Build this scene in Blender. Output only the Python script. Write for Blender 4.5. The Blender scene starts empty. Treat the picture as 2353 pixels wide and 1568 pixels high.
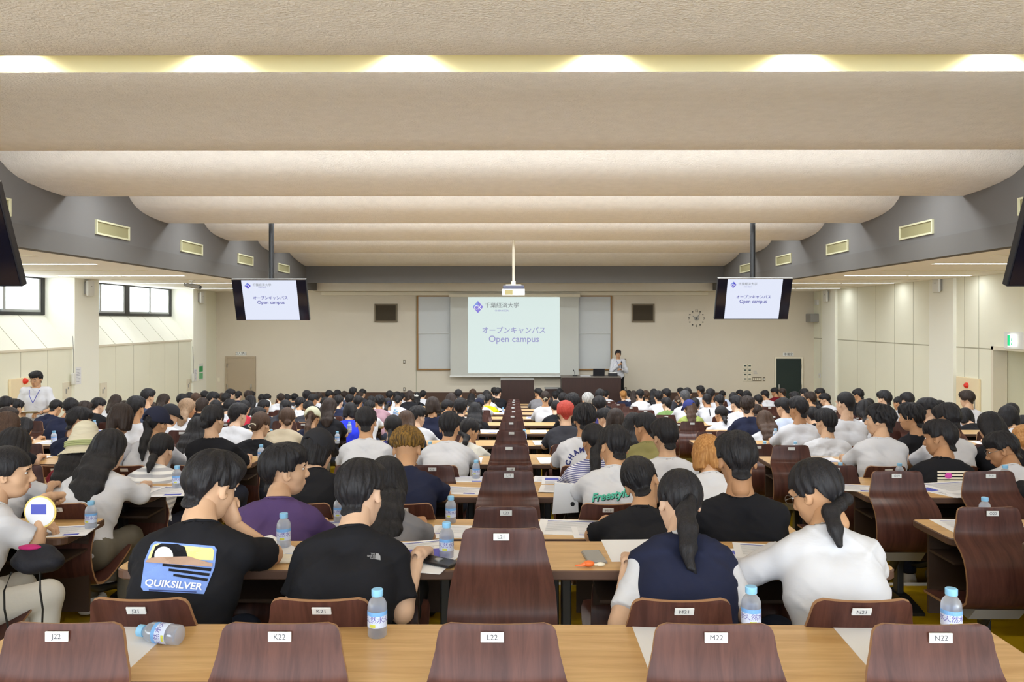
# Lecture hall seen from the rear row
EXPOSURE = 0.95
WORLD_STRENGTH = 3.4
SLOT_Y = (2.0, 7.98, 11.0, 14.1, 17.0, 20.0)
SLOT_POWER = (330.0, 110.0, 170.0, 150.0, 130.0, 80.0)
SPOT_POWER = 20.0
TUBE_EMIT = 12.0
SLIDE_EMIT = 0.48
LCD_EMIT = 0.50
import bpy, bmesh, math, random
import numpy as np
from mathutils import Vector, Matrix, Euler
from mathutils.bvhtree import BVHTree

S = bpy.context.scene
COL = S.collection
PI = math.pi
# ------------------------------------------------------------------ camera, world, exposure
F_PX, CX, CY = 1800.0, 1176.5, 784.0          # focal length and centre in pixels of a 2353 x 1568 frame
HOR = 735.0                                   # horizon line
CAM = Vector((0.031, 0.0, 1.633))
YAW = 0.00455
cam_data = bpy.data.cameras.new('camera')
cam_data.sensor_width = 36.0
cam_data.lens = F_PX / 2353.0 * 36.0
cam_data.shift_y = -(CY - HOR) / 2353.0
cam_data.clip_start = 0.05
cam = bpy.data.objects.new('camera', cam_data)
cam.location = CAM
cam.rotation_euler = (PI / 2, 0, YAW)
COL.objects.link(cam)
S.camera = cam
S.view_settings.view_transform = 'Standard'
S.view_settings.look = 'None'
S.view_settings.gamma = 1.0
S.view_settings.use_curve_mapping = False
S.view_settings.exposure = EXPOSURE
world = bpy.data.worlds.new('daylight')
S.world = world
world.use_nodes = True
wb = world.node_tree.nodes['Background']
wb.inputs['Color'].default_value = (.85, .93, 1.0, 1)
wb.inputs['Strength'].default_value = WORLD_STRENGTH

def at(px, py, Y):
    """World point seen at pixel (px, py) of the 2353-wide frame, on the plane at depth Y."""
    u = (px - CX) / F_PX
    w = (HOR - py) / F_PX
    dx = u * math.cos(YAW) - math.sin(YAW)
    dy = math.cos(YAW) + u * math.sin(YAW)
    t = (Y - CAM.y) / dy
    return Vector((CAM.x + dx * t, Y, CAM.z + w * t))

def atz(px, py, z):
    """World point seen at a pixel on the horizontal plane z."""
    w = (HOR - py) / F_PX
    t = (z - CAM.z) / w
    u = (px - CX) / F_PX
    return Vector((CAM.x + (u * math.cos(YAW) - math.sin(YAW)) * t, (math.cos(YAW) + u * math.sin(YAW)) * t, z))

# lamps: strips inside the ceiling slots (hidden above each lip), as the hall has
def area_lamp(name, loc, sx, sy, power, color=(.87, .94, 1.0), rot=(0, 0, 0)):
    d = bpy.data.lights.new(name, 'AREA')
    d.shape = 'RECTANGLE'; d.size = sx; d.size_y = sy; d.energy = power; d.color = color
    o = bpy.data.objects.new(name, d)
    o.location = loc; o.rotation_euler = rot
    COL.objects.link(o)
    return o
ZC = 1.633                                   # eye height: every ceiling level below is measured from it
for yy, pw in zip(SLOT_Y, SLOT_POWER):
    area_lamp('slot_light', (0, yy, ZC + 2.08), 11.0, 0.30, pw)

# ------------------------------------------------------------------ helpers
ORD = ['zeroth', 'first', 'second', 'third', 'fourth', 'fifth', 'sixth', 'seventh', 'eighth', 'ninth', 'tenth', 'eleventh', 'twelfth', 'thirteenth', 'fourteenth', 'fifteenth', 'sixteenth', 'seventeenth', 'eighteenth', 'nineteenth', 'twentieth', 'twenty-first', 'twenty-second']

def tag(o, label=None, cat=None, group=None, kind=None):
    if label: o['label'] = label
    if cat: o['category'] = cat
    if group: o['group'] = group
    if kind: o['kind'] = kind
    return o

def empty(name, loc=(0, 0, 0), rz=0.0):
    o = bpy.data.objects.new(name, None)
    o.empty_display_size = 0.1
    o.location = loc; o.rotation_euler = (0, 0, rz)
    COL.objects.link(o)
    return o

def link(name, mesh, parent=None, loc=None):
    o = bpy.data.objects.new(name, mesh)
    if parent: o.parent = parent
    if loc is not None: o.location = loc
    COL.objects.link(o)
    return o

class MB:
    """Mesh collector: boxes, prisms, tubes, lathes ... built as one mesh."""
    def __init__(s): s.v = []; s.f = []; s.m = []; s.mi = 0
    def add(s, vs, fs):
        b = len(s.v)
        s.v += [tuple(v) for v in vs]
        s.f += [tuple(i + b for i in f) for f in fs]
        s.m += [s.mi] * len(fs)
        return s
    def box(s, x0, x1, y0, y1, z0, z1, M=None, bev=0.0):
        if bev > 0:
            b = min(bev, .49 * (x1 - x0), .49 * (y1 - y0), .49 * (z1 - z0))
            bm = bmesh.new()
            bmesh.ops.create_cube(bm, size=1)
            for v in bm.verts:
                v.co = Vector(((x0 + x1) / 2 + v.co.x * (x1 - x0), (y0 + y1) / 2 + v.co.y * (y1 - y0), (z0 + z1) / 2 + v.co.z * (z1 - z0)))
            bmesh.ops.bevel(bm, geom=list(bm.edges), offset=b, segments=2, affect='EDGES', profile=.6)
            bm.verts.index_update()
            vs = [v.co.copy() for v in bm.verts]; fs = [[v.index for v in f.verts] for f in bm.faces]
            bm.free()
        else:
            vs = [Vector(p) for p in ((x0, y0, z0), (x1, y0, z0), (x1, y1, z0), (x0, y1, z0), (x0, y0, z1), (x1, y0, z1), (x1, y1, z1), (x0, y1, z1))]
            fs = [(0, 3, 2, 1), (4, 5, 6, 7), (0, 1, 5, 4), (1, 2, 6, 5), (2, 3, 7, 6), (3, 0, 4, 7)]
        if M is not None: vs = [M @ v for v in vs]
        return s.add(vs, fs)
    def prism(s, pts, axis, a, b):
        """Extrude a 2-D outline along an axis: 'x' -> pts are (y,z); 'y' -> (x,z); 'z' -> (x,y)."""
        n = len(pts)
        mk = {'x': lambda p, t: (t, p[0], p[1]), 'y': lambda p, t: (p[0], t, p[1]), 'z': lambda p, t: (p[0], p[1], t)}[axis]
        vs = [mk(p, a) for p in pts] + [mk(p, b) for p in pts]
        fs = [tuple(range(n))[::-1], tuple(range(n, 2 * n))] + [(i, (i + 1) % n, n + (i + 1) % n, n + i) for i in range(n)]
        return s.add(vs, fs)
    def tube(s, pts, r, n=8, cap=True):
        pts = [Vector(p) for p in pts]
        rs = r if isinstance(r, (list, tuple)) else [r] * len(pts)
        vs, fs = [], []
        up = Vector((0, 0, 1))
        for i, p in enumerate(pts):
            d = (pts[min(i + 1, len(pts) - 1)] - pts[max(i - 1, 0)]).normalized()
            a = d.cross(up if abs(d.dot(up)) < .95 else Vector((0, 1, 0))).normalized()
            b = a.cross(d).normalized()
            for k in range(n):
                t = 2 * PI * k / n
                vs.append(p + (a * math.cos(t) + b * math.sin(t)) * rs[i])
        for i in range(len(pts) - 1):
            for k in range(n):
                fs.append((i * n + k, i * n + (k + 1) % n, (i + 1) * n + (k + 1) % n, (i + 1) * n + k))
        if cap:
            fs += [tuple(range(n))[::-1], tuple(range((len(pts) - 1) * n, len(pts) * n))]
        return s.add(vs, fs)
    def lathe(s, prof, n=20, c=(0, 0, 0), M=None):
        vs, fs = [], []
        for r, z in prof:
            for k in range(n):
                t = 2 * PI * k / n
                v = Vector((c[0] + r * math.cos(t), c[1] + r * math.sin(t), c[2] + z))
                vs.append(M @ v if M is not None else v)
        for i in range(len(prof) - 1):
            for k in range(n):
                fs.append((i * n + k, i * n + (k + 1) % n, (i + 1) * n + (k + 1) % n, (i + 1) * n + k))
        fs += [tuple(range(n))[::-1], tuple(range((len(prof) - 1) * n, len(prof) * n))]
        return s.add(vs, fs)
    def poly(s, pts): return s.add(pts, [tuple(range(len(pts)))])
    def mesh(s, name, mats, smooth=False):
        me = bpy.data.meshes.new(name)
        me.from_pydata(s.v, [], s.f)
        for m in (mats if isinstance(mats, (list, tuple)) else [mats]): me.materials.append(m)
        if any(s.m): me.polygons.foreach_set('material_index', s.m)
        if smooth:
            me.polygons.foreach_set('use_smooth', [True] * len(s.f))
            try: me.set_sharp_from_angle(angle=math.radians(38))
            except Exception: pass
        me.update()
        return me
    def build(s, name, mats, parent=None, loc=None, smooth=False):
        return link(name, s.mesh(name, mats, smooth), parent, loc)

def text_geo(body, size, align='CENTER', bold=0.0):
    c = bpy.data.curves.new('tmp', 'FONT')
    c.body = body; c.size = size; c.align_x = align; c.align_y = 'CENTER'; c.offset = bold
    c.resolution_u = 3
    o = bpy.data.objects.new('tmp', c); COL.objects.link(o)
    dg = bpy.context.evaluated_depsgraph_get()
    m = o.evaluated_get(dg).to_mesh()
    vs = [v.co.copy() for v in m.vertices]; fs = [tuple(p.vertices) for p in m.polygons]
    o.evaluated_get(dg).to_mesh_clear()
    bpy.data.objects.remove(o); bpy.data.curves.remove(c)
    return vs, fs

# ------------------------------------------------------------------ materials
MATS = {}
def srgb(r, g, b):
    f = lambda c: (c / 255 / 12.92) if c / 255 <= .04045 else ((c / 255 + .055) / 1.055) ** 2.4
    return (f(r), f(g), f(b))

def mat(name, col, rough=.6, spec=.3, metal=0.0, noise=None, bump=None, emit=None, trans=0.0, alpha=1.0):
    """Principled material; noise=(scale_xyz, amount) varies the colour, bump=(scale_xyz, strength, distance)."""
    if name in MATS: return MATS[name]
    m = bpy.data.materials.new(name); m.use_nodes = True
    nt = m.node_tree; N = nt.nodes; L = nt.links
    b = N['Principled BSDF']
    b.inputs['Base Color'].default_value = (*col, 1)
    b.inputs['Roughness'].default_value = rough
    b.inputs['Specular IOR Level'].default_value = spec
    b.inputs['Metallic'].default_value = metal
    if trans: b.inputs['Transmission Weight'].default_value = trans
    if alpha < 1: b.inputs['Alpha'].default_value = alpha
    if emit:
        b.inputs['Emission Color'].default_value = (*emit[0], 1); b.inputs['Emission Strength'].default_value = emit[1]
    tc = None
    def noise_tex(scale):
        nonlocal tc
        if tc is None: tc = N.new('ShaderNodeTexCoord')
        mp = N.new('ShaderNodeMapping'); mp.inputs['Scale'].default_value = scale
        L.new(tc.outputs['Object'], mp.inputs['Vector'])
        t = N.new('ShaderNodeTexNoise'); t.inputs['Scale'].default_value = 1.0; t.inputs['Detail'].default_value = 4
        L.new(mp.outputs['Vector'], t.inputs['Vector'])
        return t
    if noise:
        t = noise_tex(noise[0])
        r = N.new('ShaderNodeMapRange'); r.inputs['From Min'].default_value = .3; r.inputs['From Max'].default_value = .7
        L.new(t.outputs['Fac'], r.inputs['Value'])
        mx = N.new('ShaderNodeMix'); mx.data_type = 'RGBA'
        c2 = noise[2] if len(noise) > 2 else tuple(c * (1 - noise[1]) for c in col)
        mx.inputs['A'].default_value = (*col, 1); mx.inputs['B'].default_value = (*c2, 1)
        L.new(r.outputs['Result'], mx.inputs['Factor']); L.new(mx.outputs['Result'], b.inputs['Base Color'])
    if bump:
        t = noise_tex(bump[0])
        bp = N.new('ShaderNodeBump'); bp.inputs['Strength'].default_value = bump[1]; bp.inputs['Distance'].default_value = bump[2]
        L.new(t.outputs['Fac'], bp.inputs['Height']); L.new(bp.outputs['Normal'], b.inputs['Normal'])
    MATS[name] = m
    return m

M_ceil = mat('ceiling_plaster', srgb(250, 245, 238), .95, .1, noise=((9, 9, 9), .06), bump=((55, 55, 55), .8, .012))
M_fascia = mat('grey_fascia_paint', srgb(114, 111, 108), .9, .15)
M_fascia2 = mat('grey_beam_paint', srgb(108, 105, 101), .9, .15)
M_sideceil = mat('side_ceiling_board', srgb(250, 247, 242), .9, .1)
M_wallf = mat('front_wall_paint', srgb(215, 205, 187), .85, .15, noise=((1.3, 1.3, 1.3), .03))
M_walls = mat('side_wall_board', srgb(240, 238, 219), .75, .2, noise=((1.1, 1.1, 1.1), .03))
M_pil = mat('pilaster_paint', srgb(243, 242, 230), .8, .2)
M_joint = mat('board_joint', srgb(176, 172, 150), .9, .1)
M_cream = mat('cream_trim', srgb(226, 218, 198), .7, .2)
M_yel = mat('yellow_lino', srgb(176, 142, 10), .38, .4, noise=((3, 3, 3), .12))
M_nose = mat('step_nosing', srgb(214, 212, 206), .45, .4)
M_skirt = mat('brown_skirting', srgb(84, 62, 50), .6, .3)
M_stage = mat('stage_lino', srgb(120, 110, 84), .6, .3)
M_slot = mat('slot_cream', srgb(216, 207, 164), .8, .1)
M_tan_door = mat('tan_door_paint', srgb(176, 160, 138), .6, .3)
M_green_door = mat('dark_green_door', srgb(38, 50, 48), .6, .3)
M_black = mat('black_plastic', (.012, .012, .016), .35, .45)
M_blackm = mat('black_painted_steel', (.014, .014, .015), .38, .5)
M_white = mat('white_plastic', srgb(226, 226, 222), .45, .4)
M_grey = mat('grey_plastic', srgb(150, 148, 144), .5, .4)
M_steel = mat('brushed_steel', srgb(170, 170, 168), .35, .5, metal=.8)
M_dwood = mat('dark_wood_veneer', srgb(62, 40, 34), .45, .4, noise=((30, 30, 2), .25))
M_tick = mat('clock_black', (.02, .02, .02), .5, .3)
M_grille = mat('vent_grille', srgb(150, 144, 108), .7, .2, bump=((220, 4, 4), .5, .01))
M_ventframe = mat('vent_frame', srgb(206, 202, 168), .6, .3)
M_red = mat('red_lamp_plastic', srgb(222, 50, 34), .3, .5)
M_tube = mat('fluorescent_tube', (1, 1, 1), .5, .2, emit=((.93, .97, 1), TUBE_EMIT))
M_hosebox = mat('cabinet_cream', srgb(240, 222, 186), .6, .3)
M_paper = mat('white_paper', srgb(232, 232, 235), .8, .2)
# ------------------------------------------------------------------ geometry constants
PITCH = 0.90
STEP = 0.1355
def floor_z(r): return -STEP * ((22 - r) // 2)       # row 22 is the rear row
def desk_far(r): return 2.40 + PITCH * (22 - r)
Y_WALL = 24.5
X_F = 6.0           # grey fascia planes
X_W = 9.35          # side walls
X_WIN = 9.95        # window plane of the left bays
DZ_S = 0.885        # side ceiling above eye
Z_S = ZC + DZ_S
Z_TOP = ZC + 2.25
Z_FL = -STEP * 11   # front floor
Y_BACK = -3.0

def struct(name, mb, m, smooth=False):
    o = mb.build(name, m, smooth=smooth)
    o['kind'] = 'structure'
    return o

# stepped floor: one tread per pair of rows
fl = MB()
edges = [Y_BACK] + [2.40 + PITCH * (22 - r) + 0.16 for r in range(21, 0, -2)] + [Y_WALL + .3]
for i in range(len(edges) - 1):
    fl.box(-10.2, 10.2, edges[i], edges[i + 1], -STEP * 11 - .3, -STEP * i)
struct('floor', fl, M_yel)
no = MB()
for i in range(1, len(edges) - 1):
    no.box(-9.3, 9.3, edges[i] - .045, edges[i] + .006, -STEP * (i - 1) - .02, -STEP * (i - 1) + .004)
struct('trim_1', no, M_nose)
# stage
Z_ST = -0.95
st = MB(); st.box(-6.6, 6.6, 22.15, Y_WALL, Z_FL, Z_ST)
struct('trim_2', st, M_stage)

# ceiling: curved acoustic panels stepping towards the stage
prof = [(Y_BACK, 1.72), (3.2, 1.66), (4.6, 1.665), (4.93, 1.67), (4.97, 1.68), (4.97, 2.2), (5.27, 2.2), (5.27, 1.668), (5.29, 1.664), (5.9, 1.70), (6.6, 1.715), (7.3, 1.692), (7.72, 1.67), (7.75, 1.68)]
def curve_panel(L, lipdz, first=1.95):
    out = [(prof[-1][0], 2.2), (L - 1.62, 2.2)]
    for d, z in ((-1.56, 2.08), (-1.47, 1.96), (-1.36, 1.86), (-1.22, 1.785), (-1.05, 1.73), (-.82, 1.69), (-.5, 1.664), (-.2, 1.652), (-.03, 1.65)):
        out.append((L + d, z + (lipdz - 1.65)))
    out.append((L, lipdz + .012))
    return out
for L, z in ((10.5, 1.652), (13.6, 1.672), (16.5, 1.665), (19.6, 1.675)):
    prof += curve_panel(L, z)
prof += [(19.6, 2.2), (20.35, 2.2), (20.5, 2.0), (20.8, 1.80), (21.2, 1.70), (21.7, 1.62), (22.2, 1.56), (22.5, 1.54)]
ce = MB()
vs = []
for x in (-X_F - .1, X_F + .1):
    vs += [(x, d, ZC + z) for d, z in prof]
n = len(prof)
ce.add(vs, [(i, i + 1, n + i + 1, n + i) for i in range(n - 1)])
o = struct('ceiling', ce, [M_ceil, M_slot], smooth=True)
o.data.polygons[6].material_index = 1
# unseen slab added over the ceiling so no world light leaks in
rf = MB(); rf.box(-10.4, 10.4, Y_BACK, Y_WALL + .4, Z_TOP, Z_TOP + .1)
struct('ceiling_light_block', rf, M_sideceil)
# grey fascias with their lower beam
for sgn, nm in ((-1, 'left'), (1, 'right')):
    f = MB()
    a, b = sorted((sgn * X_F, sgn * (X_F + .14)))
    f.box(a, b, Y_BACK, 22.62, Z_S + .27, Z_TOP)
    struct('wall_fascia_' + nm, f, M_fascia)
    f = MB()
    a, b = sorted((sgn * (X_F - .035), sgn * (X_F + .14)))
    f.box(a, b, Y_BACK, 23.6, Z_S - .005, Z_S + .275)
    struct('trim_beam_' + nm, f, M_fascia2)
    # side ceiling
    f = MB()
    a, b = sorted((sgn * (X_F + .1), sgn * 10.1))
    f.box(a, b, Y_BACK, Y_WALL, Z_S, Z_S + .06)
    struct('ceiling_' + nm, f, M_sideceil)
f = MB(); f.box(-X_F - .02, X_F + .02, 22.5, 22.62, ZC + 1.06, Z_TOP)
struct('wall_fascia_front', f, M_fascia2)
f = MB(); f.box(-X_F - .06, X_F + .06, 23.6, Y_WALL, ZC + .865, ZC + 1.4)
f.box(-X_F - .06, X_F + .06, 22.6, 23.6, ZC + 1.36, ZC + 1.42)
struct('trim_front_beam', f, M_wallf)
f = MB(); f.box(-X_F, X_F, 24.28, Y_WALL, ZC + .755, ZC + .862, bev=.01)
struct('trim_front_pelmet', f, M_cream)

# front wall with its joints
f = MB(); f.box(-10.2, 10.2, Y_WALL, Y_WALL + .2, Z_FL - .2, Z_TOP)
struct('wall_front', f, M_wallf)
f = MB()
for px in (956.5, 1408):
    x = at(px, 700, Y_WALL).x
    f.box(x - .012, x + .012, Y_WALL - .004, Y_WALL + .01, -.62, ZC + .755)
struct('trim_front_joint', f, M_joint)
f = MB(); f.box(-6.4, 6.4, Y_WALL - .03, Y_WALL, Z_ST, -.64)
struct('baseboard_front', f, M_skirt)

# right wall, pilasters, board joints, doorway
Y_D0, Y_D1 = 13.0, 15.35
z_door = at(2272, 804, 15.35).z
f = MB()
f.box(X_W, X_W + .3, Y_D1, Y_WALL, Z_FL - .2, Z_S)
f.box(X_W, X_W + .3, Y_D0, Y_D1, z_door, Z_S)
f.box(X_W, X_W + .3, Y_BACK, Y_D0, Z_FL - .2, Z_S)
struct('wall_right', f, M_walls)
f = MB()
f.box(X_W + .2, X_W + .75, Y_D1, Y_D1 + .1, Z_FL - .2, z_door + .2)
f.box(X_W + .7, X_W + .8, Y_D0, Y_D1, Z_FL - .2, z_door + .2)
f.box(X_W + .2, X_W + .75, Y_D0 - .1, Y_D0, Z_FL - .2, z_door + .2)
f.box(X_W + .2, X_W + .8, Y_D0, Y_D1, z_door + .02, z_door + .1)
struct('wall_doorway_recess', f, M_walls)
f = MB()
f.box(X_W - .03, X_W + .25, Y_D1 - .07, Y_D1 + .0, Z_FL, z_door + .07)
f.box(X_W - .03, X_W + .25, Y_D0, Y_D1, z_door, z_door + .07)
struct('trim_doorway', f, M_cream)
z_band = ZC - .575
f = MB()
for y in (5.5, 7.4, 9.3, 11.4, 12.4, 14.1, 15.8, 16.3, 18.4, 19.3, 20.3, 21.4, 24.0):
    if not (Y_D0 < y < Y_D1): f.box(X_W - .003, X_W + .01, y - .006, y + .006, -1.3, Z_S)
    else: f.box(X_W - .003, X_W + .01, y - .006, y + .006, z_door + .07, Z_S)
for y0, y1 in ((11.4, 16.6), (17.55, 22.7), (23.7, Y_WALL)):
    f.box(X_W - .004, X_W + .01, y0, y1, z_band - .012, z_band + .012)
struct('trim_right_joints', f, M_joint)
f = MB()
for y in (10.5, 16.6, 22.72): f.box(X_W - .07, X_W + .1, y, y + .96, Z_FL, Z_S)
struct('wall_right_pilasters', f, M_pil)

# left wall: low wall, sloping sill, recessed clerestory windows between pilasters
z_w0 = ZC + .10
f = MB()
f.box(-X_W - .3, -X_W, Y_BACK, Y_WALL, Z_FL - .2, z_band)
f.box(-X_W - .3, -X_W, 23.6, Y_WALL, z_band, Z_S)
struct('wall_left', f, M_walls)
f = MB()
for y in (4.3, 10.42, 16.52, 22.62):
    f.box(-X_WIN - .1, -X_W + .06, y, y + .96, Z_FL, Z_S)
struct('wall_left_pilasters', f, M_pil)
bays = ((-1.0, 4.3), (5.26, 10.42), (11.38, 16.52), (17.48, 22.62))
f = MB(); g = MB(); h = MB()
for y0, y1 in bays:
    f.prism([(-X_W - .01, z_band), (-X_WIN, z_w0), (-X_WIN - .2, z_w0), (-X_WIN - .2, z_band - .1), (-X_W - .01, z_band - .1)], 'y', y0, y1)
    g.box(-X_W - .04, -X_W + .02, y0, y1, z_band - .035, z_band + .008)
    for k in range(1, 6):
        y = y0 + (y1 - y0) * k / 6
        dx, dz = (-X_WIN + X_W), (z_w0 - z_band)
        h.prism([(-X_W - .006, z_band + .004), (-X_WIN, z_w0 + .004), (-X_WIN, z_w0 - .01), (-X_W - .006, z_band - .01)], 'y', y - .005, y + .005)
        h.box(-X_W - .01, -X_W + .003, y - .005, y + .005, -1.2, z_band - .035)
struct('trim_left_sloping_sill', f, M_pil)
struct('trim_left_ledge', g, M_cream)
struct('trim_left_joints', h, M_joint)
f = MB()
f.box(-X_WIN - .25, -X_WIN - .1, Y_BACK, Y_WALL, Z_FL, z_w0)
struct('wall_left_outer', f, M_walls)
# windows
M_alu = mat('aluminium_sash', srgb(176, 178, 178), .4, .5, metal=.4)
M_frost = bpy.data.materials.new('frosted_glass'); M_frost.use_nodes = True
nt = M_frost.node_tree; nt.nodes.clear()
o_ = nt.nodes.new('ShaderNodeOutputMaterial'); t_ = nt.nodes.new('ShaderNodeBsdfTranslucent'); t_.inputs['Color'].default_value = (.96, .96, .93, 1)
g_ = nt.nodes.new('ShaderNodeBsdfGlossy'); g_.inputs['Roughness'].default_value = .25
x_ = nt.nodes.new('ShaderNodeMixShader'); x_.inputs['Fac'].default_value = .06
nt.links.new(t_.outputs[0], x_.inputs[1]); nt.links.new(g_.outputs[0], x_.inputs[2]); nt.links.new(x_.outputs[0], o_.inputs['Surface'])
for i, (y0, y1) in enumerate(bays):
    w = MB()
    fr = .055
    for a, b in ((y0, y0 + .12), (y1 - .12, y1), ((y0 + y1) / 2 - .11, (y0 + y1) / 2 + .11)):
        w.box(-X_WIN - .06, -X_WIN + .03, a, b, z_w0, Z_S)
    w.box(-X_WIN - .058, -X_WIN + .028, y0, y1, z_w0, z_w0 + .06)
    w.box(-X_WIN - .058, -X_WIN + .028, y0, y1, Z_S - .03, Z_S)
    wo = struct('window_%d' % (i + 1), w, M_blackm)
    ym = (y0 + y1) / 2
    for a, b in ((y0 + .12, ym - .11), (ym + .11, y1 - .12)):
        m_ = (a + b) / 2
        for j, (c, d) in enumerate(((a, m_ + .06), (m_ - .06, b))):
            s_ = MB(); dx = -.012 if j else -.045
            for p, q in ((c, c + .07), (d - .07, d)): s_.box(-X_WIN + dx, -X_WIN + dx + .03, p, q, z_w0 + .06, Z_S - .03)
            s_.box(-X_WIN + dx, -X_WIN + dx + .03, c + .07, d - .07, z_w0 + .06, z_w0 + .11)
            so = s_.build('sash', M_alu, wo)
            p_ = MB(); p_.box(-X_WIN + dx + .012, -X_WIN + dx + .018, c + .07, d - .07, z_w0 + .11, Z_S - .03)
            p_.build('pane', M_frost, so)

# doors in the front wall
def wall_rect(x0, y0, x1, y1, Y=Y_WALL):
    a = at(x0, y0, Y); b = at(x1, y1, Y)
    return a.x, b.x, b.z, a.z          # x0, x1, zlow, zhigh
def front_door(idx, px0, px1, pytop, m, knob_right):
    x0, x1, _, zt = wall_rect(px0, pytop, px1, pytop)
    r = empty('door_%d' % idx, ((x0 + x1) / 2, Y_WALL, Z_FL)); r['kind'] = 'structure'
    hw = (x1 - x0) / 2; h = zt - Z_FL
    b = MB(); b.box(-hw + .05, hw - .05, -.03, .02, 0, h - .05, bev=.004); b.build('door_leaf', m, r)
    b = MB()
    b.box(-hw, -hw + .05, -.05, .02, 0, h - .05); b.box(hw - .05, hw, -.05, .02, 0, h - .05); b.box(-hw, hw, -.05, .02, h - .05, h)
    b.build('door_frame', M_cream if m is M_green_door else M_tan_door, r)
    s = 1 if knob_right else -1
    b = MB(); b.box(s * (hw - .14) - .02, s * (hw - .14) + .02, -.045, -.03, .9, 1.1, bev=.005)
    b.tube([(s * (hw - .14), -.045, 1.0), (s * (hw - .14), -.09, 1.0)], .018, 10)
    b.build('door_handle', M_steel, r, smooth=True)
    b = MB()
    for z in (h - .35, h * .5, .25): b.box(-s * (hw - .05) - .012, -s * (hw - .05) + .012, -.05, -.03, z, z + .12)
    b.build('hinge', M_steel, r)
front_door(1, 519, 588, 819, M_tan_door, True)
front_door(2, 1779, 1844, 821, M_green_door, False)

# stand-out wall fittings -------------------------------------------------
def wall_item(name, label, cat, x0, y0, x1, y1, m, depth=.04, Y=Y_WALL, group=None, bev=.006):
    a, b, zl, zh = wall_rect(x0, y0, x1, y1, Y)
    r = empty(name, ((a + b) / 2, Y, zl)); tag(r, label, cat, group)
    q = MB(); q.box(-(b - a) / 2, (b - a) / 2, -depth, .0, 0, zh - zl, bev=bev)
    return r, q, b - a, zh - zl
def door_sign(px0, py0, px1, py1, label, txt):
    r, q, w, h = wall_item('door_sign', label, 'sign', px0, py0, px1, py1, M_white, .02)
    q.build('sign_plate', M_white, r)
    v, f = text_geo(txt, h * .85)
    b = MB(); b.add([(p.x, -.0215, p.y + h / 2) for p in v], f); b.build('lettering', M_tick, r)
door_sign(543, 809, 566, 817, 'small white sign above the tan door at the front', '立入禁止')
door_sign(1799, 811, 1823, 819, 'small white sign above the dark green door', '準備室')
M_spk = mat('speaker_cloth', srgb(74, 66, 54), .9, .1, bump=((300, 300, 300), .4, .005))
M_spkf = mat('speaker_frame', srgb(122, 110, 90), .6, .3)
for px0, side in ((861, 'left of the whiteboard'), (1451, 'between the whiteboard and the clock')):
    r, q, w, h = wall_item('wall_speaker', 'square brown speaker grille set in the front wall, ' + side, 'speaker', px0, 698.5, px0 + 52.5, 741, M_spkf, .05, group='speaker grilles in the front wall')
    q = MB(); t = .05
    q.box(-w / 2, -w / 2 + t, -.05, 0, t, h - t); q.box(w / 2 - t, w / 2, -.05, 0, t, h - t); q.box(-w / 2, w / 2, -.05, 0, 0, t); q.box(-w / 2, w / 2, -.05, 0, h - t, h)
    q.build('frame', M_spkf, r)
    q = MB(); q.box(-w / 2 + t, w / 2 - t, -.03, 0, t, h - t); q.build('cloth_grille', M_spk, r)
# clock: numerals and hands straight on the wall
c = at(1600, 732, Y_WALL)
r = empty('wall_clock', c); tag(r, 'frameless wall clock, numerals and grey hands straight on the front wall', 'clock')
R = 17.2 * Y_WALL / F_PX
for k in range(12):
    a = PI / 2 - k * PI / 6
    x, z = R * math.cos(a), R * math.sin(a)
    if k % 3 == 0:
        v, f = text_geo(str(k if k else 12), .11)
        b = MB(); b.add([(p.x + x, -.012, p.y + z) for p in v], f); b.build('numeral', M_tick, r)
    else:
        b = MB(); b.box(x - .017, x + .017, -.02, 0, z - .017, z + .017, bev=.004); b.build('hour_mark', M_tick, r)
b = MB(); b.tube([(0, -.01, 0), (0, -.035, 0)], .06, 20); b.build('hub', M_grey, r, smooth=True)
def hand(name, ang, ln, wd):
    a = math.radians(90 - ang); d = Vector((math.cos(a), 0, math.sin(a))); n_ = Vector((-d.z, 0, d.x))
    b = MB(); p = [d * ln + n_ * wd * .3, d * ln - n_ * wd * .3, -d * .07 - n_ * wd, -d * .07 + n_ * wd]
    b.add([q + Vector((0, -.03, 0)) for q in p] + [q + Vector((0, -.04, 0)) for q in p], [(0, 1, 2, 3), (7, 6, 5, 4), (0, 4, 5, 1), (1, 5, 6, 2), (2, 6, 7, 3), (3, 7, 4, 0)])
    b.build(name, M_grey, r)
hand('hour_hand', 302, .14, .03); hand('minute_hand', 33, .19, .022)
# whiteboard with oak frame, hanging screen in front of it
M_oak = mat('oak_frame', srgb(150, 112, 66), .6, .3)
M_board = mat('whiteboard_enamel', srgb(196, 198, 196), .35, .4)
a, b_, zl, zh = wall_rect(958, 679, 1406, 851)
r = empty('whiteboard', ((a + b_) / 2, Y_WALL, zl)); tag(r, 'wide sliding whiteboard in an oak frame, half covered by the screen', 'whiteboard')
w = (b_ - a) / 2; h = zh - zl
q = MB(); q.box(-w, w, -.07, 0, 0, .045); q.box(-w, w, -.07, 0, h - .045, h); q.box(-w, -w + .05, -.07, 0, .045, h - .045); q.box(w - .05, w, -.07, 0, .045, h - .045); q.build('oak_frame', M_oak, r)
for nm, z0, z1, d in (('lower_panel', .045, h * .5, -.03), ('upper_panel', h * .5 - .02, h - .045, -.05)):
    q = MB(); q.box(-w + .05, w - .05, d, d + .02, z0, z1); q.build(nm, M_board, r)
q = MB(); q.box(-w + .05, w - .05, -.062, -.03, h * .5 - .03, h * .5 - .012); q.build('centre_rail', M_white, r)

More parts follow.
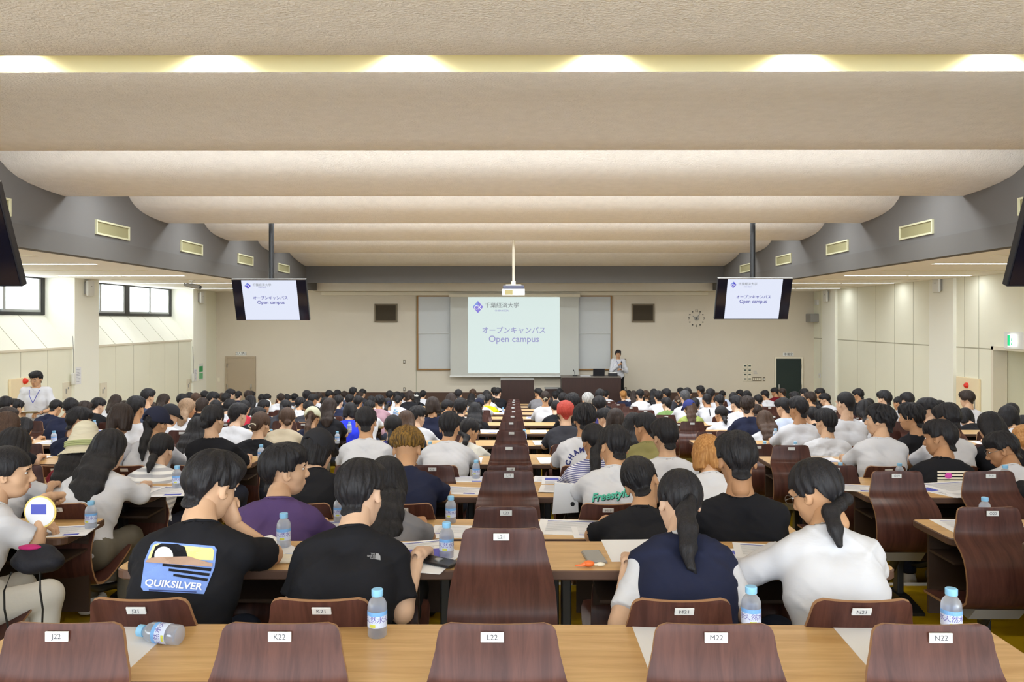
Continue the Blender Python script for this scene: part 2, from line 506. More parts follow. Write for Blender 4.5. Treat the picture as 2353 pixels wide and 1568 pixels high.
# slide content -----------------------------------------------------------
M_logo1 = mat('slide_light_blue', (.04, .04, .04), .5, .1, emit=(srgb(130, 160, 232), SLIDE_EMIT))
def slide(parent, w, h, y, face, ink, logo, logo2, k=1.0):
    """Slide drawn on a w x h rectangle centred on the parent's origin, facing -Y."""
    e = .0018
    def put(nm, vs, fs, m, lift=1):
        b = MB(); b.add([(p[0], y - e * lift, p[1]) for p in vs], fs); b.build(nm, m, parent)
    def txt(nm, s, x, z, size, m, bold=0.0):
        v, f = text_geo(s, size, 'CENTER', bold)
        put(nm, [(p.x + x, p.y + z) for p in v], f, m)
    txt('heading_lettering', 'オープンキャンパス', 0, .054 * h, .093 * h, ink, .0011 * h)
    txt('heading_lettering', 'Open campus', 0, -.057 * h, .118 * h, ink, .0011 * h)
    txt('university_lettering', '千葉経済大学', -.13 * w, .38 * h, .075 * h, M_sgrey, .0004 * h)
    txt('university_lettering', 'CHIBA KEIZAI', -.13 * w, .313 * h, .03 * h, ink, .0004 * h)
    cx, cz, a, b2 = -.392 * w, .363 * h, .057 * w, .08 * h
    put('logo_diamond', [(cx - a, cz), (cx, cz - b2), (cx + a, cz), (cx, cz + b2)], [(0, 1, 2, 3)], logo)
    put('logo_diamond', [(cx - a, cz + .0), (cx - a * .45, cz + b2 * .45), (cx, cz + b2), (cx, cz + b2 * .2)], [(0, 3, 2, 1)], logo2, 2)
    v, f = text_geo('CK', .075 * h, 'CENTER', .0008 * h)
    put('logo_lettering', [(p.x + cx, p.y + cz - .01 * h) for p in v], f, M_slidew, 3)
M_slidew = mat('slide_white', (.05, .05, .05), .5, .1, emit=((1, 1, 1), SLIDE_EMIT))
M_sgrey = mat('slide_grey_ink', (.04, .04, .04), .5, .1, emit=(srgb(134, 138, 140), SLIDE_EMIT))
# projection screen
a, b_, zl, zh = wall_rect(1035, 680, 1329.5, 866, 24.2)
M_screen = mat('screen_cloth', srgb(196, 196, 188), .9, .1)
r = empty('projection_screen', ((a + b_) / 2, 24.2, zl)); tag(r, 'large pull-down projection screen showing the open campus slide', 'projection screen')
w = (b_ - a) / 2; h = zh - zl
q = MB(); q.box(-w, w, -.006, .006, 0.02, h); q.build('cloth', M_screen, r)
q = MB(); q.tube([(-w - .02, 0, .01), (w + .02, 0, .01)], .022, 10); q.build('weight_bar', M_white, r, smooth=True)
q = MB(); q.box(-w - .05, w + .05, -.06, .06, h - .04, h + .06, bev=.01); q.build('roller_case', M_cream, r)
c0 = at(1075.5, 681.5, 24.19); c1 = at(1286, 858, 24.19)
M_slide = mat('projected_slide', (.05, .05, .05), .9, .05, emit=(srgb(222, 238, 234), SLIDE_EMIT))
M_ink = mat('projected_ink', (.04, .04, .04), .9, .05, emit=(srgb(160, 160, 206), SLIDE_EMIT))
M_logo = mat('projected_logo', (.04, .04, .04), .9, .05, emit=(srgb(140, 128, 222), SLIDE_EMIT))
sw, sh = c1.x - c0.x, c0.z - c1.z
q = MB(); q.box(-sw / 2, sw / 2, -.002, .0, -sh / 2, sh / 2)
sl = q.build('slide_picture', M_slide, r, ((c0.x + c1.x) / 2 - (a + b_) / 2, -.008, (c0.z + c1.z) / 2 - zl))
slide(sl, sw, sh, -.003, None, M_ink, M_logo, M_logo1)

# hanging monitors --------------------------------------------------------
M_lcd = mat('monitor_picture', (.03, .03, .03), .3, .2, emit=(srgb(226, 232, 250), LCD_EMIT))
M_lcdink = mat('monitor_ink', (.02, .02, .02), .4, .2, emit=(srgb(66, 60, 160), LCD_EMIT))
M_lcdlogo = mat('monitor_logo', (.02, .02, .02), .4, .2, emit=(srgb(70, 60, 200), LCD_EMIT))
M_gloss = mat('monitor_black_glass', (.006, .006, .012), .12, .5)
def monitor(top_c, W, H, tilt, pole_top, lbl, on=True):
    r = empty('ceiling_monitor', top_c); tag(r, lbl, 'monitor')
    def put(q, nm, m):
        o = q.build(nm, m, r); o.rotation_euler = (tilt, 0, 0)          # leans its top towards the seats
        return o
    q = MB(); q.box(-W / 2, W / 2, -.0, .06, -H, 0, bev=.006); put(q, 'housing', M_black)
    q = MB(); q.box(-W / 2 + .012, W / 2 - .012, -.004, 0, -H + .012, -.012); put(q, 'black_glass', M_gloss)
    q = MB(); q.box(-W / 2, W / 2, -.006, .05, -.004, .004); put(q, 'top_edge', M_steel)
    if on:
        pw = W * .735; hh = H * .965
        q = MB(); q.box(-pw / 2, pw / 2, -.001, .001, -hh / 2, hh / 2); e = put(q, 'picture', M_lcd)
        e.location = Matrix.Rotation(tilt, 3, 'X') @ Vector((0, -.006, -H / 2))
        slide(e, pw, hh, -.0015, None, M_lcdink, M_lcdlogo, M_logo1)
    q = MB(); q.tube([(0, .16, -.25), (0, .16, pole_top - top_c.z)], .045, 14); q.build('pole', M_blackm, r, smooth=True)
    q = MB(); q.box(-.2, .2, .2, .28, -.40, -.2, bev=.01); q.build('bracket', M_blackm, r)
    return r
for px, yt, yb, lbl in ((617, 642.5, 733.5, 'hanging monitor with the open campus slide, beside the window wall'), (1736, 640, 730.5, 'hanging monitor with the open campus slide, beside the clock')):
    p = at(px, yt, 13.55)
    monitor(p, 172.0 * 13.55 / F_PX, .755, math.radians(20), ZC + 1.72, lbl)
for sx, lbl in ((-1, 'black hanging monitor nearest the camera on the window side, mostly cut off'), (1, 'black hanging monitor nearest the camera on the door side, mostly cut off')):
    edge = at(52 if sx < 0 else 2313, 659, 5.62)
    tilt = math.radians(22)
    W, H = 1.31, .755
    c = Vector((edge.x + sx * W / 2, 5.62 - math.sin(tilt) * H, edge.z + math.cos(tilt) * H))
    monitor(c, W, H, tilt, ZC + 1.68, lbl, on=True)

# projector -----------------------------------------------------------------
p = at(1180, 652, 16.35)
r = empty('projector', p); tag(r, 'white projector hanging on a pole from the middle of the ceiling', 'projector')
q = MB(); q.box(-.235, .235, -.17, .2, -.255, -.115, bev=.015); q.build('body', M_white, r)
q = MB(); q.box(-.22, .22, -.15, .18, -.115, -.045, bev=.02); q.build('lid', mat('projector_dark_top', srgb(84, 86, 108), .4, .4), r)
q = MB(); q.box(-.18, -.02, -.176, -.165, -.235, -.14); q.build('air_grille', mat('projector_grille', srgb(172, 160, 110), .6, .3), r)
q = MB(); q.box(-.16, .16, -.1, .12, -.045, -.02); q.build('mount_plate', M_cream, r)
q = MB(); q.box(-.045, .045, -.04, .05, -.02, .05, bev=.008); q.build('swivel', M_cream, r)
q = MB(); q.tube([(0, 0, .04), (0, 0, ZC + 1.70 - p.z)], .026, 12); q.build('pole', M_cream, r, smooth=True)

# fascia vents ----------------------------------------------------------------
for sgn, side in ((-1, 'window-side'), (1, 'door-side')):
    for k, y in enumerate((8.33, 11.2, 14.05, 16.95, 19.82)):
        r = empty('air_vent', (sgn * X_F, y, ZC + 1.335)); tag(r, 'cream air vent in the %s grey fascia, %s from the rear' % (side, ORD[k + 1]), 'vent', 'air vents along the grey fascias')
        s = -sgn
        q = MB(); w = .97; h = .105; t = .025
        def bx(y0, y1, z0, z1, d):
            a, b = sorted((0.0, s * d)); q.box(a, b, y0, y1, z0, z1)
        bx(0, w, -h, -h + t, .03); bx(0, w, h - t, h, .03); bx(0, t, -h + t, h - t, .03); bx(w - t, w, -h + t, h - t, .03)
        q.build('frame', M_ventframe, r)
        q = MB(); bx(t, w - t, -h + t, h - t, .012); q.build('grille', M_grille, r)

# fluorescent strips in the side ceilings --------------------------------------
for sgn, side in ((-1, 'window-side'), (1, 'door-side')):
    for k, y in enumerate((5.9, 9.15, 12.4, 15.7, 18.9, 22.0)):
        for j, (xa, xb) in enumerate(((6.62, 7.86), (7.9, 9.14))):
            a, b = sorted((sgn * xa, sgn * xb))
            r = empty('ceiling_strip_light', ((a + b) / 2, y, Z_S)); hw = (b - a) / 2
            tag(r, 'glowing strip light in the %s ceiling, %s row from the rear, %s' % (side, ORD[k + 1], 'by the fascia' if j == 0 else 'by the wall'), 'ceiling light', 'recessed fluorescent strips')
            q = MB(); q.box(-hw, hw, -.075, -.06, -.004, .01); q.box(-hw, hw, .06, .075, -.004, .01); q.box(-hw, -hw + .012, -.06, .06, -.004, .01); q.box(hw - .012, hw, -.06, .06, -.004, .01)
            q.build('trim_frame', M_white, r)
            q = MB(); q.box(-hw + .012, hw - .012, -.06, .06, -.003, .002); q.build('tube_diffuser', M_tube, r)
    for k, y in enumerate((10.8, 14.05, 17.3, 20.5)):
        q = MB(); a, b = sorted((sgn * 6.6, sgn * 8.9))
        q.box(a, b, y - .06, y + .06, Z_S - .006, Z_S + .004)
        o = q.build('slot_diffuser', M_cream); tag(o, 'long slim air diffuser in the %s ceiling, %s from the rear' % (side, ORD[k + 1]), 'vent', 'slot diffusers in the side ceilings')
# downlights hidden in the lit slot, washing its far face
for k in range(-3, 4):
    x = -.693 + k * 1.307
    d = bpy.data.lights.new('slot_spot', 'SPOT'); d.energy = SPOT_POWER; d.spot_size = math.radians(140); d.spot_blend = .6; d.color = (1, .97, .9); d.shadow_soft_size = .04
    o = bpy.data.objects.new('slot_spot', d); o.location = (x, 5.12, ZC + 1.82); o.rotation_euler = (.25, 0, 0)
    COL.objects.link(o)
area_lamp('slot_light', (0, 5.1, ZC + 2.15), 12.0, .12, 2.5, (1, .97, .88))  # extra strip lamp, added to lift the slot face between the downlight pools
# ------------------------------------------------------------------ fittings on the side walls
def atx(px, py, X):
    u = (px - CX) / F_PX; w = (HOR - py) / F_PX
    dx = u * math.cos(YAW) - math.sin(YAW); dy = math.cos(YAW) + u * math.sin(YAW)
    t = (X - CAM.x) / dx
    return Vector((X, dy * t, CAM.z + w * t))
def side_item(name, label, cat, px, py, X, wy, h, d, m, part='casing', bev=.006, group=None, z=None):
    """A box w long in Y, h high, standing d off the side wall at X; its centre is seen at (px, py)."""
    p = atx(px, py, X)
    s = -1 if X > 0 else 1
    r = empty(name, (X, p.y, p.z)); tag(r, label, cat, group)
    a, b = sorted((0, s * d))
    q = MB(); q.box(a, b, -wy / 2, wy / 2, -h / 2, h / 2, bev=bev); q.build(part, m, r)
    return r, s
XP = X_W - .07
M_green = mat('poster_green', srgb(120, 190, 140), .7, .2)
M_greend = mat('poster_green_dark', srgb(70, 160, 100), .7, .2)
M_printb = mat('print_blue', srgb(92, 100, 190), .7, .2)
M_printg = mat('print_grey', srgb(150, 152, 165), .7, .2)
for px, py, X, lb in ((2160, 655, XP, 'white wireless unit high on the pilaster nearest the doorway'), (1903, 681, XP, 'white wireless unit high on the far door-side pilaster'), (199, 663, -X_W + .06, 'white wireless unit high on the pilaster between the windows'), (458, 684, -X_W + .06, 'white wireless unit high on the window-side pilaster by the front wall')):
    p = atx(px, py, X); s = -1 if X > 0 else 1
    r = empty('wireless_access_point', p); tag(r, lb, 'wireless unit', 'wireless units on the pilasters')
    q = MB(); a, b = sorted((s * .05, s * .11)); q.box(a, b, -.13, .13, -.17, .17, bev=.055); q.build('shell', M_white, r, smooth=True)
    q = MB(); a, b = sorted((0, s * .05)); q.box(a, b, -.1, .1, -.13, .13, bev=.01); q.build('bracket', M_grey, r)
    q = MB(); a, b = sorted((s * .109, s * .114)); q.box(a, b, -.02, .02, .03, .05); q.build('indicator', M_grey, r)
r, s = side_item('wall_speaker', 'beige box speaker angled out from the door-side wall near the front corner', 'speaker', 1876, 731, X_W, .42, .26, .26, M_grey, 'cabinet', .02)
r, s = side_item('wall_box', 'small white box above the angled speaker by the front corner', 'box', 1879, 695, X_W, .2, .17, .06, M_white, 'lid')
r, s = side_item('wall_switch', 'small switch plate low on the door-side wall near the front corner', 'switch', 1884, 864, X_W, .16, .13, .012, M_white, 'plate')
q = MB(); q.box(-.02, -.012, -.03, .03, -.035, .035); q.build('rocker', M_cream, r)
# hose cabinets with red lamp
for px, py, X, sgn, lb in ((2228, 912, X_W, 1, 'cream fire hose cabinet with red lamp on the door-side wall'), (50, 912, -X_W, -1, 'cream fire hose cabinet with red lamp behind the standing man')):
    p = atx(px, 935, X); s = -sgn
    zt = atx(px, 868, X).z
    zb = Z_FL + (1.0)
    r = empty('fire_hose_cabinet', (X + s * .004, p.y, zb)); tag(r, lb, 'fire hose cabinet')
    a, b = sorted((0, s * .05)); h = zt - zb
    q = MB(); q.box(a, b, -.4, .4, 0, h, bev=.012); q.build('cabinet_body', M_hosebox, r)
    a, b = sorted((s * .05, s * .058))
    q = MB(); q.box(a, b, -.36, .36, .05, h - .42); q.build('cabinet_door', M_hosebox, r)
    q = MB(); q.box(min(a, b) - .01, max(a, b) + .01, -.3, -.27, .3, .5); q.build('door_pull', M_grey, r)
    zl = atx(px, 886 if sgn > 0 else 876, X).z - zb
    M_ = Matrix.Translation((s * .05, 0, zl)) @ Matrix.Rotation(s * PI / 2, 4, 'Y')
    q = MB(); q.lathe([(.06, 0), (.06, .012), (.052, .035), (.035, .055), (.014, .063)], 20, M=M_); q.build('red_lamp', M_red, r, smooth=True)
    M_ = Matrix.Translation((s * .05, 0, zl - .2)) @ Matrix.Rotation(s * PI / 2, 4, 'Y')
    q = MB(); q.lathe([(.05, 0), (.05, .012), (.042, .016)], 20, M=M_); q.build('alarm_button', M_red, r, smooth=True)
# exit sign
p = atx(2335, 783, X_W)
r = empty('exit_sign', p); tag(r, 'small green and white exit sign above the doorway', 'sign')
q = MB(); q.box(-.05, 0, -.28, .28, -.16, .16, bev=.01); q.build('back_plate', M_white, r)
q = MB(); q.box(-.1, -.05, -.1, .1, -.11, .11, bev=.006); q.build('light_box', mat('exit_white', (1, 1, 1), .5, .2, emit=((.9, 1, .95), .9)), r)
M_exit = mat('exit_green', srgb(20, 160, 100), .5, .2, emit=(srgb(20, 160, 100), .8))
q = MB(); q.box(-.103, -.1, .03, .095, -.1, .1); q.add([(-.103, -.05, .05), (-.103, -.02, .05), (-.103, -.01, .0), (-.103, -.05, -.02)], [(0, 1, 2, 3)]); q.add([(-.103, -.06, -.02), (-.103, -.03, -.02), (-.103, -.0, -.08), (-.103, -.03, -.08)], [(0, 1, 2, 3)])
q.build('running_figure', M_exit, r)
# plates, phones and notices on the window side
XL = -X_W + .06
for px, py, X, lb in ((153, 897, -X_W, 'cream socket plate left of the window-side pilaster'), (237, 897, -X_W, 'cream socket plate right of the pilaster with notices'), (433, 885, -X_W, 'cream socket plate beside the pilaster with the green poster')):
    r, s = side_item('socket_plate', lb, 'socket plate', px, py, X, .3, .34, .015, M_cream, 'plate', group='cream socket plates')
    q = MB(); q.box(.014, .02, -.06, -.02, -.07, .03); q.box(.014, .02, .02, .05, .02, .06); q.build('socket', M_grey, r)
for px, py, X, lb in ((166, 871, XL, 'white wall phone on the pilaster behind the standing man'), (442, 868, XL, 'white wall phone on the far window-side pilaster')):
    r, s = side_item('wall_phone', lb, 'phone', px, py, X, .09, .24, .06, M_white, 'handset', .015, group='wall phones')
    q = MB(); q.tube([(.03, 0, .12), (.03, .0, .5), (.01, .0, .9)], .008, 6); q.build('cord', M_grey, r)
for px, py, X, lb in ((180, 864, XL, 'white notice sheet beside the wall phone'), (449, 862, XL, 'small white notice sheet beside the green poster')):
    r, s = side_item('notice_sheet', lb, 'notice', px, py, X, .21, .36, .003, M_paper, 'sheet', 0, group='white notices on pilasters')
    q = MB()
    for k in range(9): q.box(.003, .0045, -.08, .07 - .02 * (k % 3), .13 - k * .032, .138 - k * .032)
    q.build('printed_lines', M_printg, r)
r, s = side_item('green_poster', 'green and white poster on the far window-side pilaster', 'poster', 461, 855, XL, .32, .5, .012, M_white, 'frame', 0)
q = MB(); q.box(.012, .015, -.13, .13, .0, .17); q.build('upper_print', M_greend, r)
q = MB(); q.box(.012, .015, -.13, .13, -.2, -.03); q.build('lower_print', M_green, r)
# security camera under the side ceiling
p = atx(441, 640, -7.0)
p = at(441, 640, 17.4)
r = empty('security_camera', (p.x, 17.4, Z_S)); tag(r, 'grey security camera hanging from the window-side ceiling', 'camera')
q = MB(); q.tube([(0, 0, 0), (0, 0, -.03)], .06, 14); q.tube([(0, 0, -.03), (0, 0, -.1)], .015, 8); q.build('mount', M_white, r)
q = MB(); q.tube([(-.17, -.02, -.1), (.0, -.0, -.13), (.17, .02, -.16)], [.03, .05, .05], 14); q.build('camera_body', M_grey, r, smooth=True)
q = MB(); q.tube([(.165, .02, -.16), (.2, .024, -.167)], .035, 12); q.build('lens', M_black, r, smooth=True)

# switch boards and outlets on the front wall ------------------------------------
k = 0
for i in range(2):
    for j in range(4):
        x0 = 1707.5 + i * 10.3; y0 = 837 + j * 10
        r, q, w, h = wall_item('dimmer_switch', '%s dimmer switch %s in the double column by the green door' % (('first', 'second', 'third', 'lowest')[j], ('on the clock side', 'on the door side')[i]), 'switch', x0, y0, x0 + 9, y0 + 9, M_white, .02, group='dimmer switches by the green door')
        q.build('plate', M_cream, r)
        q = MB(); q.box(-w * .3, w * .3, -.026, -.02, h * .4, h * .72); q.build('display', mat('display_grey', srgb(70, 84, 78), .4, .4), r)
r, q, w, h = wall_item('switch_panel', 'brown light switch panel under the dimmer switches', 'switch', 1729, 867, 1750, 876, M_spkf, .02)
q.build('plate', M_spkf, r)
for i in range(5):
    q = MB(); x = -w / 2 + w * (i + .5) / 5; q.box(x - w * .07, x + w * .07, -.026, -.02, h * .2, h * .8); q.build('rocker', M_cream, r)
r, q, w, h = wall_item('notice_sheet', 'small paper notice beside the dimmer switches', 'notice', 1730, 850, 1743, 862, M_paper, .003, bev=0)
q.build('sheet', M_wallf, r)
q = MB()
for i in range(4): q.box(-w * .4, w * .3 - .01 * i, -.0045, -.003, h * (.2 + .18 * i), h * (.25 + .18 * i))
q.build('printed_lines', M_printg, r)
for x0, y0, lb in ((926.5, 827, 'upper outlet plate left of the whiteboard'), (926.5, 890.5, 'lower outlet plate left of the whiteboard'), (1434, 825, 'upper outlet plate beside the presenter'), (1435, 890, 'lower outlet plate behind the teacher desk'), (1753, 867, 'outlet plate between the switches and the green door')):
    r, q, w, h = wall_item('outlet_plate', lb, 'outlet', x0, y0, x0 + 5, y0 + 9, M_spkf, .015, group='outlet plates on the front wall')
    q.build('plate', M_spkf, r)
    q = MB(); q.box(-w * .22, w * .22, -.02, -.015, h * .25, h * .75); q.build('socket', M_white, r)
r, q, w, h = wall_item('wall_switch', 'white switch beside the tan door', 'switch', 500, 868, 506, 877, M_white, .012); q.build('plate', M_cream, r)

# front of the hall: lectern, teacher desk and what stands on it ------------------
Y_T = 22.9
def floor_box(px0, px1, pytop, Y, d):
    a = at(px0, pytop, Y); b = at(px1, pytop, Y)
    return (a.x + b.x) / 2, (b.x - a.x) / 2, a.z - Z_ST
cx, hw, h = floor_box(1150.5, 1226.5, 872, 22.5, .5)
r = empty('lectern', (cx, 22.5, Z_ST)); tag(r, 'dark wooden lectern standing in front of the screen', 'lectern')
q = MB(); q.box(-hw, hw, 0, .03, 0, h - .03); q.build('front_panel', M_dwood, r)
for s in (-1, 1):
    q = MB(); a, b = sorted((s * hw, s * (hw - .03))); q.box(a, b, .03, .5, 0, h - .03); q.build('side_panel', M_dwood, r)
q = MB(); q.box(-hw - .015, hw + .015, -.015, .52, h - .03, h, bev=.005); q.build('top', mat('lectern_top', srgb(150, 146, 140), .5, .3), r)
q = MB(); q.box(-hw + .03, hw - .03, .05, .48, h * .55, h * .55 + .02); q.build('shelf', M_dwood, r)
cx, hw, h = floor_box(1291, 1427, 866, 22.6, .7)
td = empty('teacher_desk', (cx, 22.6, Z_ST)); tag(td, 'long dark wooden teacher desk on the stage beside the screen', 'desk')
q = MB(); q.box(-hw, hw, 0, .03, 0, h - .03); q.build('front_panel', M_dwood, td)
for s in (-1, 1):
    q = MB(); a, b = sorted((s * hw, s * (hw - .03))); q.box(a, b, .03, .7, 0, h - .03); q.build('side_panel', M_dwood, td)
q = MB(); q.box(-hw - .01, hw + .01, -.02, .72, h - .03, h, bev=.005); q.build('desktop', mat('desk_top_grey', srgb(120, 112, 104), .5, .3), td)
zt = Z_ST + h
def on_desk(px, dy=.3): return Vector((at(px, 860, 22.6 + dy).x, 22.6 + dy, zt))
r = empty('laptop', on_desk(1376)); tag(r, 'black laptop seen from behind on the teacher desk', 'laptop')
q = MB(); q.box(-.17, .17, -.0, .24, 0, .018, bev=.004); q.build('keyboard_base', M_black, r)
q = MB(); q.box(-.17, .17, -.012, 0, .01, .22, bev=.004); o = q.build('screen_lid', M_black, r); o.rotation_euler = (.18, 0, 0)
r = empty('desk_microphone', on_desk(1321)); tag(r, 'black gooseneck microphone on the teacher desk', 'microphone')
q = MB(); q.box(-.07, .07, -.05, .05, 0, .03, bev=.012); q.build('base', M_black, r)
q = MB(); q.tube([(0, 0, .03), (-.01, 0, .1), (-.03, -.01, .15)], .006, 6); q.build('gooseneck', M_black, r)
q = MB(); q.tube([(-.03, -.01, .145), (-.045, -.02, .18)], .013, 8); q.build('capsule', M_black, r)
r = empty('control_unit', on_desk(1408)); tag(r, 'black control box with a white top on the teacher desk', 'control box')
q = MB(); q.box(-.13, .13, -.1, .1, 0, .09, bev=.01); q.build('box_body', M_black, r)
q = MB(); q.box(-.1, .1, -.08, .08, .09, .11, bev=.005); q.build('box_top', M_white, r)
q = MB(); q.box(-.15, .15, -.1, .1, 0, .006); o = q.build('paper_stack', M_paper, None, on_desk(1345)); tag(o, 'white papers lying beside the laptop on the teacher desk', 'paper')
cx, hw, h = floor_box(1252, 1289, 893, 23.2, .5)
r = empty('side_table', (cx, 23.2, Z_ST)); tag(r, 'low grey-topped brown cabinet beside the teacher desk', 'cabinet')
q = MB(); q.box(-hw + .02, hw - .02, .02, .45, 0, h - .02); q.build('cabinet_body', M_dwood, r)
q = MB(); q.box(-hw, hw, 0, .47, h - .02, h, bev=.004); q.build('top', M_grey, r)

# ------------------------------------------------------------------ lecture desks
M_wood = bpy.data.materials.new('desk_woodgrain'); M_wood.use_nodes = True
def wood_nodes(m, c1, c2, scale, rough, axis_scale):
    nt = m.node_tree; N = nt.nodes; L = nt.links; b = N['Principled BSDF']
    tc = N.new('ShaderNodeTexCoord'); mp = N.new('ShaderNodeMapping'); mp.inputs['Scale'].default_value = axis_scale
    L.new(tc.outputs['Object'], mp.inputs['Vector'])
    oi = N.new('ShaderNodeObjectInfo'); ad = N.new('ShaderNodeVectorMath'); ad.operation = 'MULTIPLY_ADD'
    ad.inputs[1].default_value = (1, 1, 1)
    L.new(mp.outputs[0], ad.inputs[0]); cmb = N.new('ShaderNodeCombineXYZ')
    mu = N.new('ShaderNodeMath'); mu.operation = 'MULTIPLY'; mu.inputs[1].default_value = 37.0
    L.new(oi.outputs['Random'], mu.inputs[0])
    for k in range(3): L.new(mu.outputs[0], cmb.inputs[k])
    L.new(cmb.outputs[0], ad.inputs[2])
    n1 = N.new('ShaderNodeTexNoise'); n1.inputs['Scale'].default_value = scale; n1.inputs['Detail'].default_value = 6; n1.inputs['Roughness'].default_value = .65; n1.inputs['Distortion'].default_value = .6
    L.new(ad.outputs[0], n1.inputs['Vector'])
    r = N.new('ShaderNodeMapRange'); r.inputs['From Min'].default_value = .36; r.inputs['From Max'].default_value = .66
    L.new(n1.outputs['Fac'], r.inputs['Value'])
    mx = N.new('ShaderNodeMix'); mx.data_type = 'RGBA'; mx.inputs['A'].default_value = (*c1, 1); mx.inputs['B'].default_value = (*c2, 1)
    L.new(r.outputs[0], mx.inputs['Factor']); L.new(mx.outputs['Result'], b.inputs['Base Color'])
    b.inputs['Roughness'].default_value = rough; b.inputs['Specular IOR Level'].default_value = .45
wood_nodes(M_wood, srgb(214, 176, 122), srgb(190, 148, 94), 3.0, .34, (.7, 9, 9))
M_edge = mat('desk_edge_brown', srgb(92, 68, 56), .4, .4)
M_panel = mat('modesty_panel_brown', srgb(62, 46, 36), .6, .3)
M_ply = bpy.data.materials.new('dark_plywood'); M_ply.use_nodes = True
wood_nodes(M_ply, srgb(84, 52, 44), srgb(62, 36, 31), 3.0, .30, (11, 1.2, 1.2))
M_ply.node_tree.nodes['Principled BSDF'].inputs['Specular IOR Level'].default_value = .2
M_plyedge = mat('plywood_edge', srgb(150, 112, 80), .5, .3)

def rounded_rect(x0, x1, y0, y1, r_near, r_far, n=5):
    pts = []
    for cx, cy, r, a0 in ((x1 - r_far, y1 - r_far, r_far, 0), (x0 + r_far, y1 - r_far, r_far, 90), (x0 + r_near, y0 + r_near, r_near, 180), (x1 - r_near, y0 + r_near, r_near, 270)):
        for k in range(n + 1):
            a = math.radians(a0 + 90 * k / n)
            pts.append((cx + r * math.cos(a), cy + r * math.sin(a)))
    return pts
BLOCKS = {'window-side': (-7.12, -2.17), 'middle': (-1.47, 1.455), 'door-side': (2.15, 7.12)}
def make_desk(block):
    x0, x1 = BLOCKS[block]
    r = empty('lecture_desk')
    hw = (x1 - x0) / 2
    q = MB()
    pts = rounded_rect(-hw, hw, -.39, 0, .055, .02)
    n = len(pts)
    t = .005
    zs = ((.662, .006), (.668, 0), (.695, 0), (.70, .004))
    vs = []
    for z, ins in zs:
        for (x, y) in pts:
            vs.append((x * (1 - ins / hw), (y + .195) * (1 - ins / .195) - .195, z))
    fs = [tuple(range(n))[::-1]]
    for k in range(3):
        for i in range(n): fs.append((k * n + i, k * n + (i + 1) % n, (k + 1) * n + (i + 1) % n, (k + 1) * n + i))
    q.mi = 1; q.add(vs, fs)
    q.mi = 0; q.add([vs[i] for i in range(3 * n, 4 * n)], [tuple(range(n))])
    q.build('desktop', [M_wood, M_edge], r)
    spans = [(-hw + .05, -.36), (.36, hw - .05)] if block == 'middle' else [(-hw + .06, -.02), (.02, hw - .06)]
    for a, b in spans:
        p = MB(); p.box(a, b, -.06, -.042, .22, .655); p.build('modesty_panel', M_panel, r)
        p = MB(); p.box(a, b, -.30, -.06, .548, .56); p.box(a, b, -.065, -.055, .56, .6); p.build('book_shelf', M_panel, r)
    posts = (-1.18, -.24, .24, 1.18) if block == 'middle' else (-2.2, -1.1, -.05, 1.1, 2.2)
    for x in posts:
        p = MB(); p.box(x - .02, x + .02, -.20, -.14, .03, .662, bev=.006); p.build('leg_post', M_blackm, r)
        p = MB(); p.prism([(-.42, 0), (-.42, .02), (-.24, .06), (-.08, .06), (.02, .02), (.02, 0)], 'x', x - .035, x + .035); p.build('foot', M_blackm, r)
    return r
def copy_tree(o, parent=None):
    c = o.copy(); COL.objects.link(c)
    c.parent = parent
    for ch in list(o.children): copy_tree(ch, c)
    return c
for block in BLOCKS:
    proto = make_desk(block)
    for k, rrow in enumerate(range(22, 0, -1)):
        o = proto if k == 0 else copy_tree(proto)
        o.location = (sum(BLOCKS[block]) / 2, desk_far(rrow), floor_z(rrow))
        tag(o, 'long wood-topped desk, %s row from the rear, %s block' % (ORD[k + 1], block), 'desk', 'rows of lecture desks')

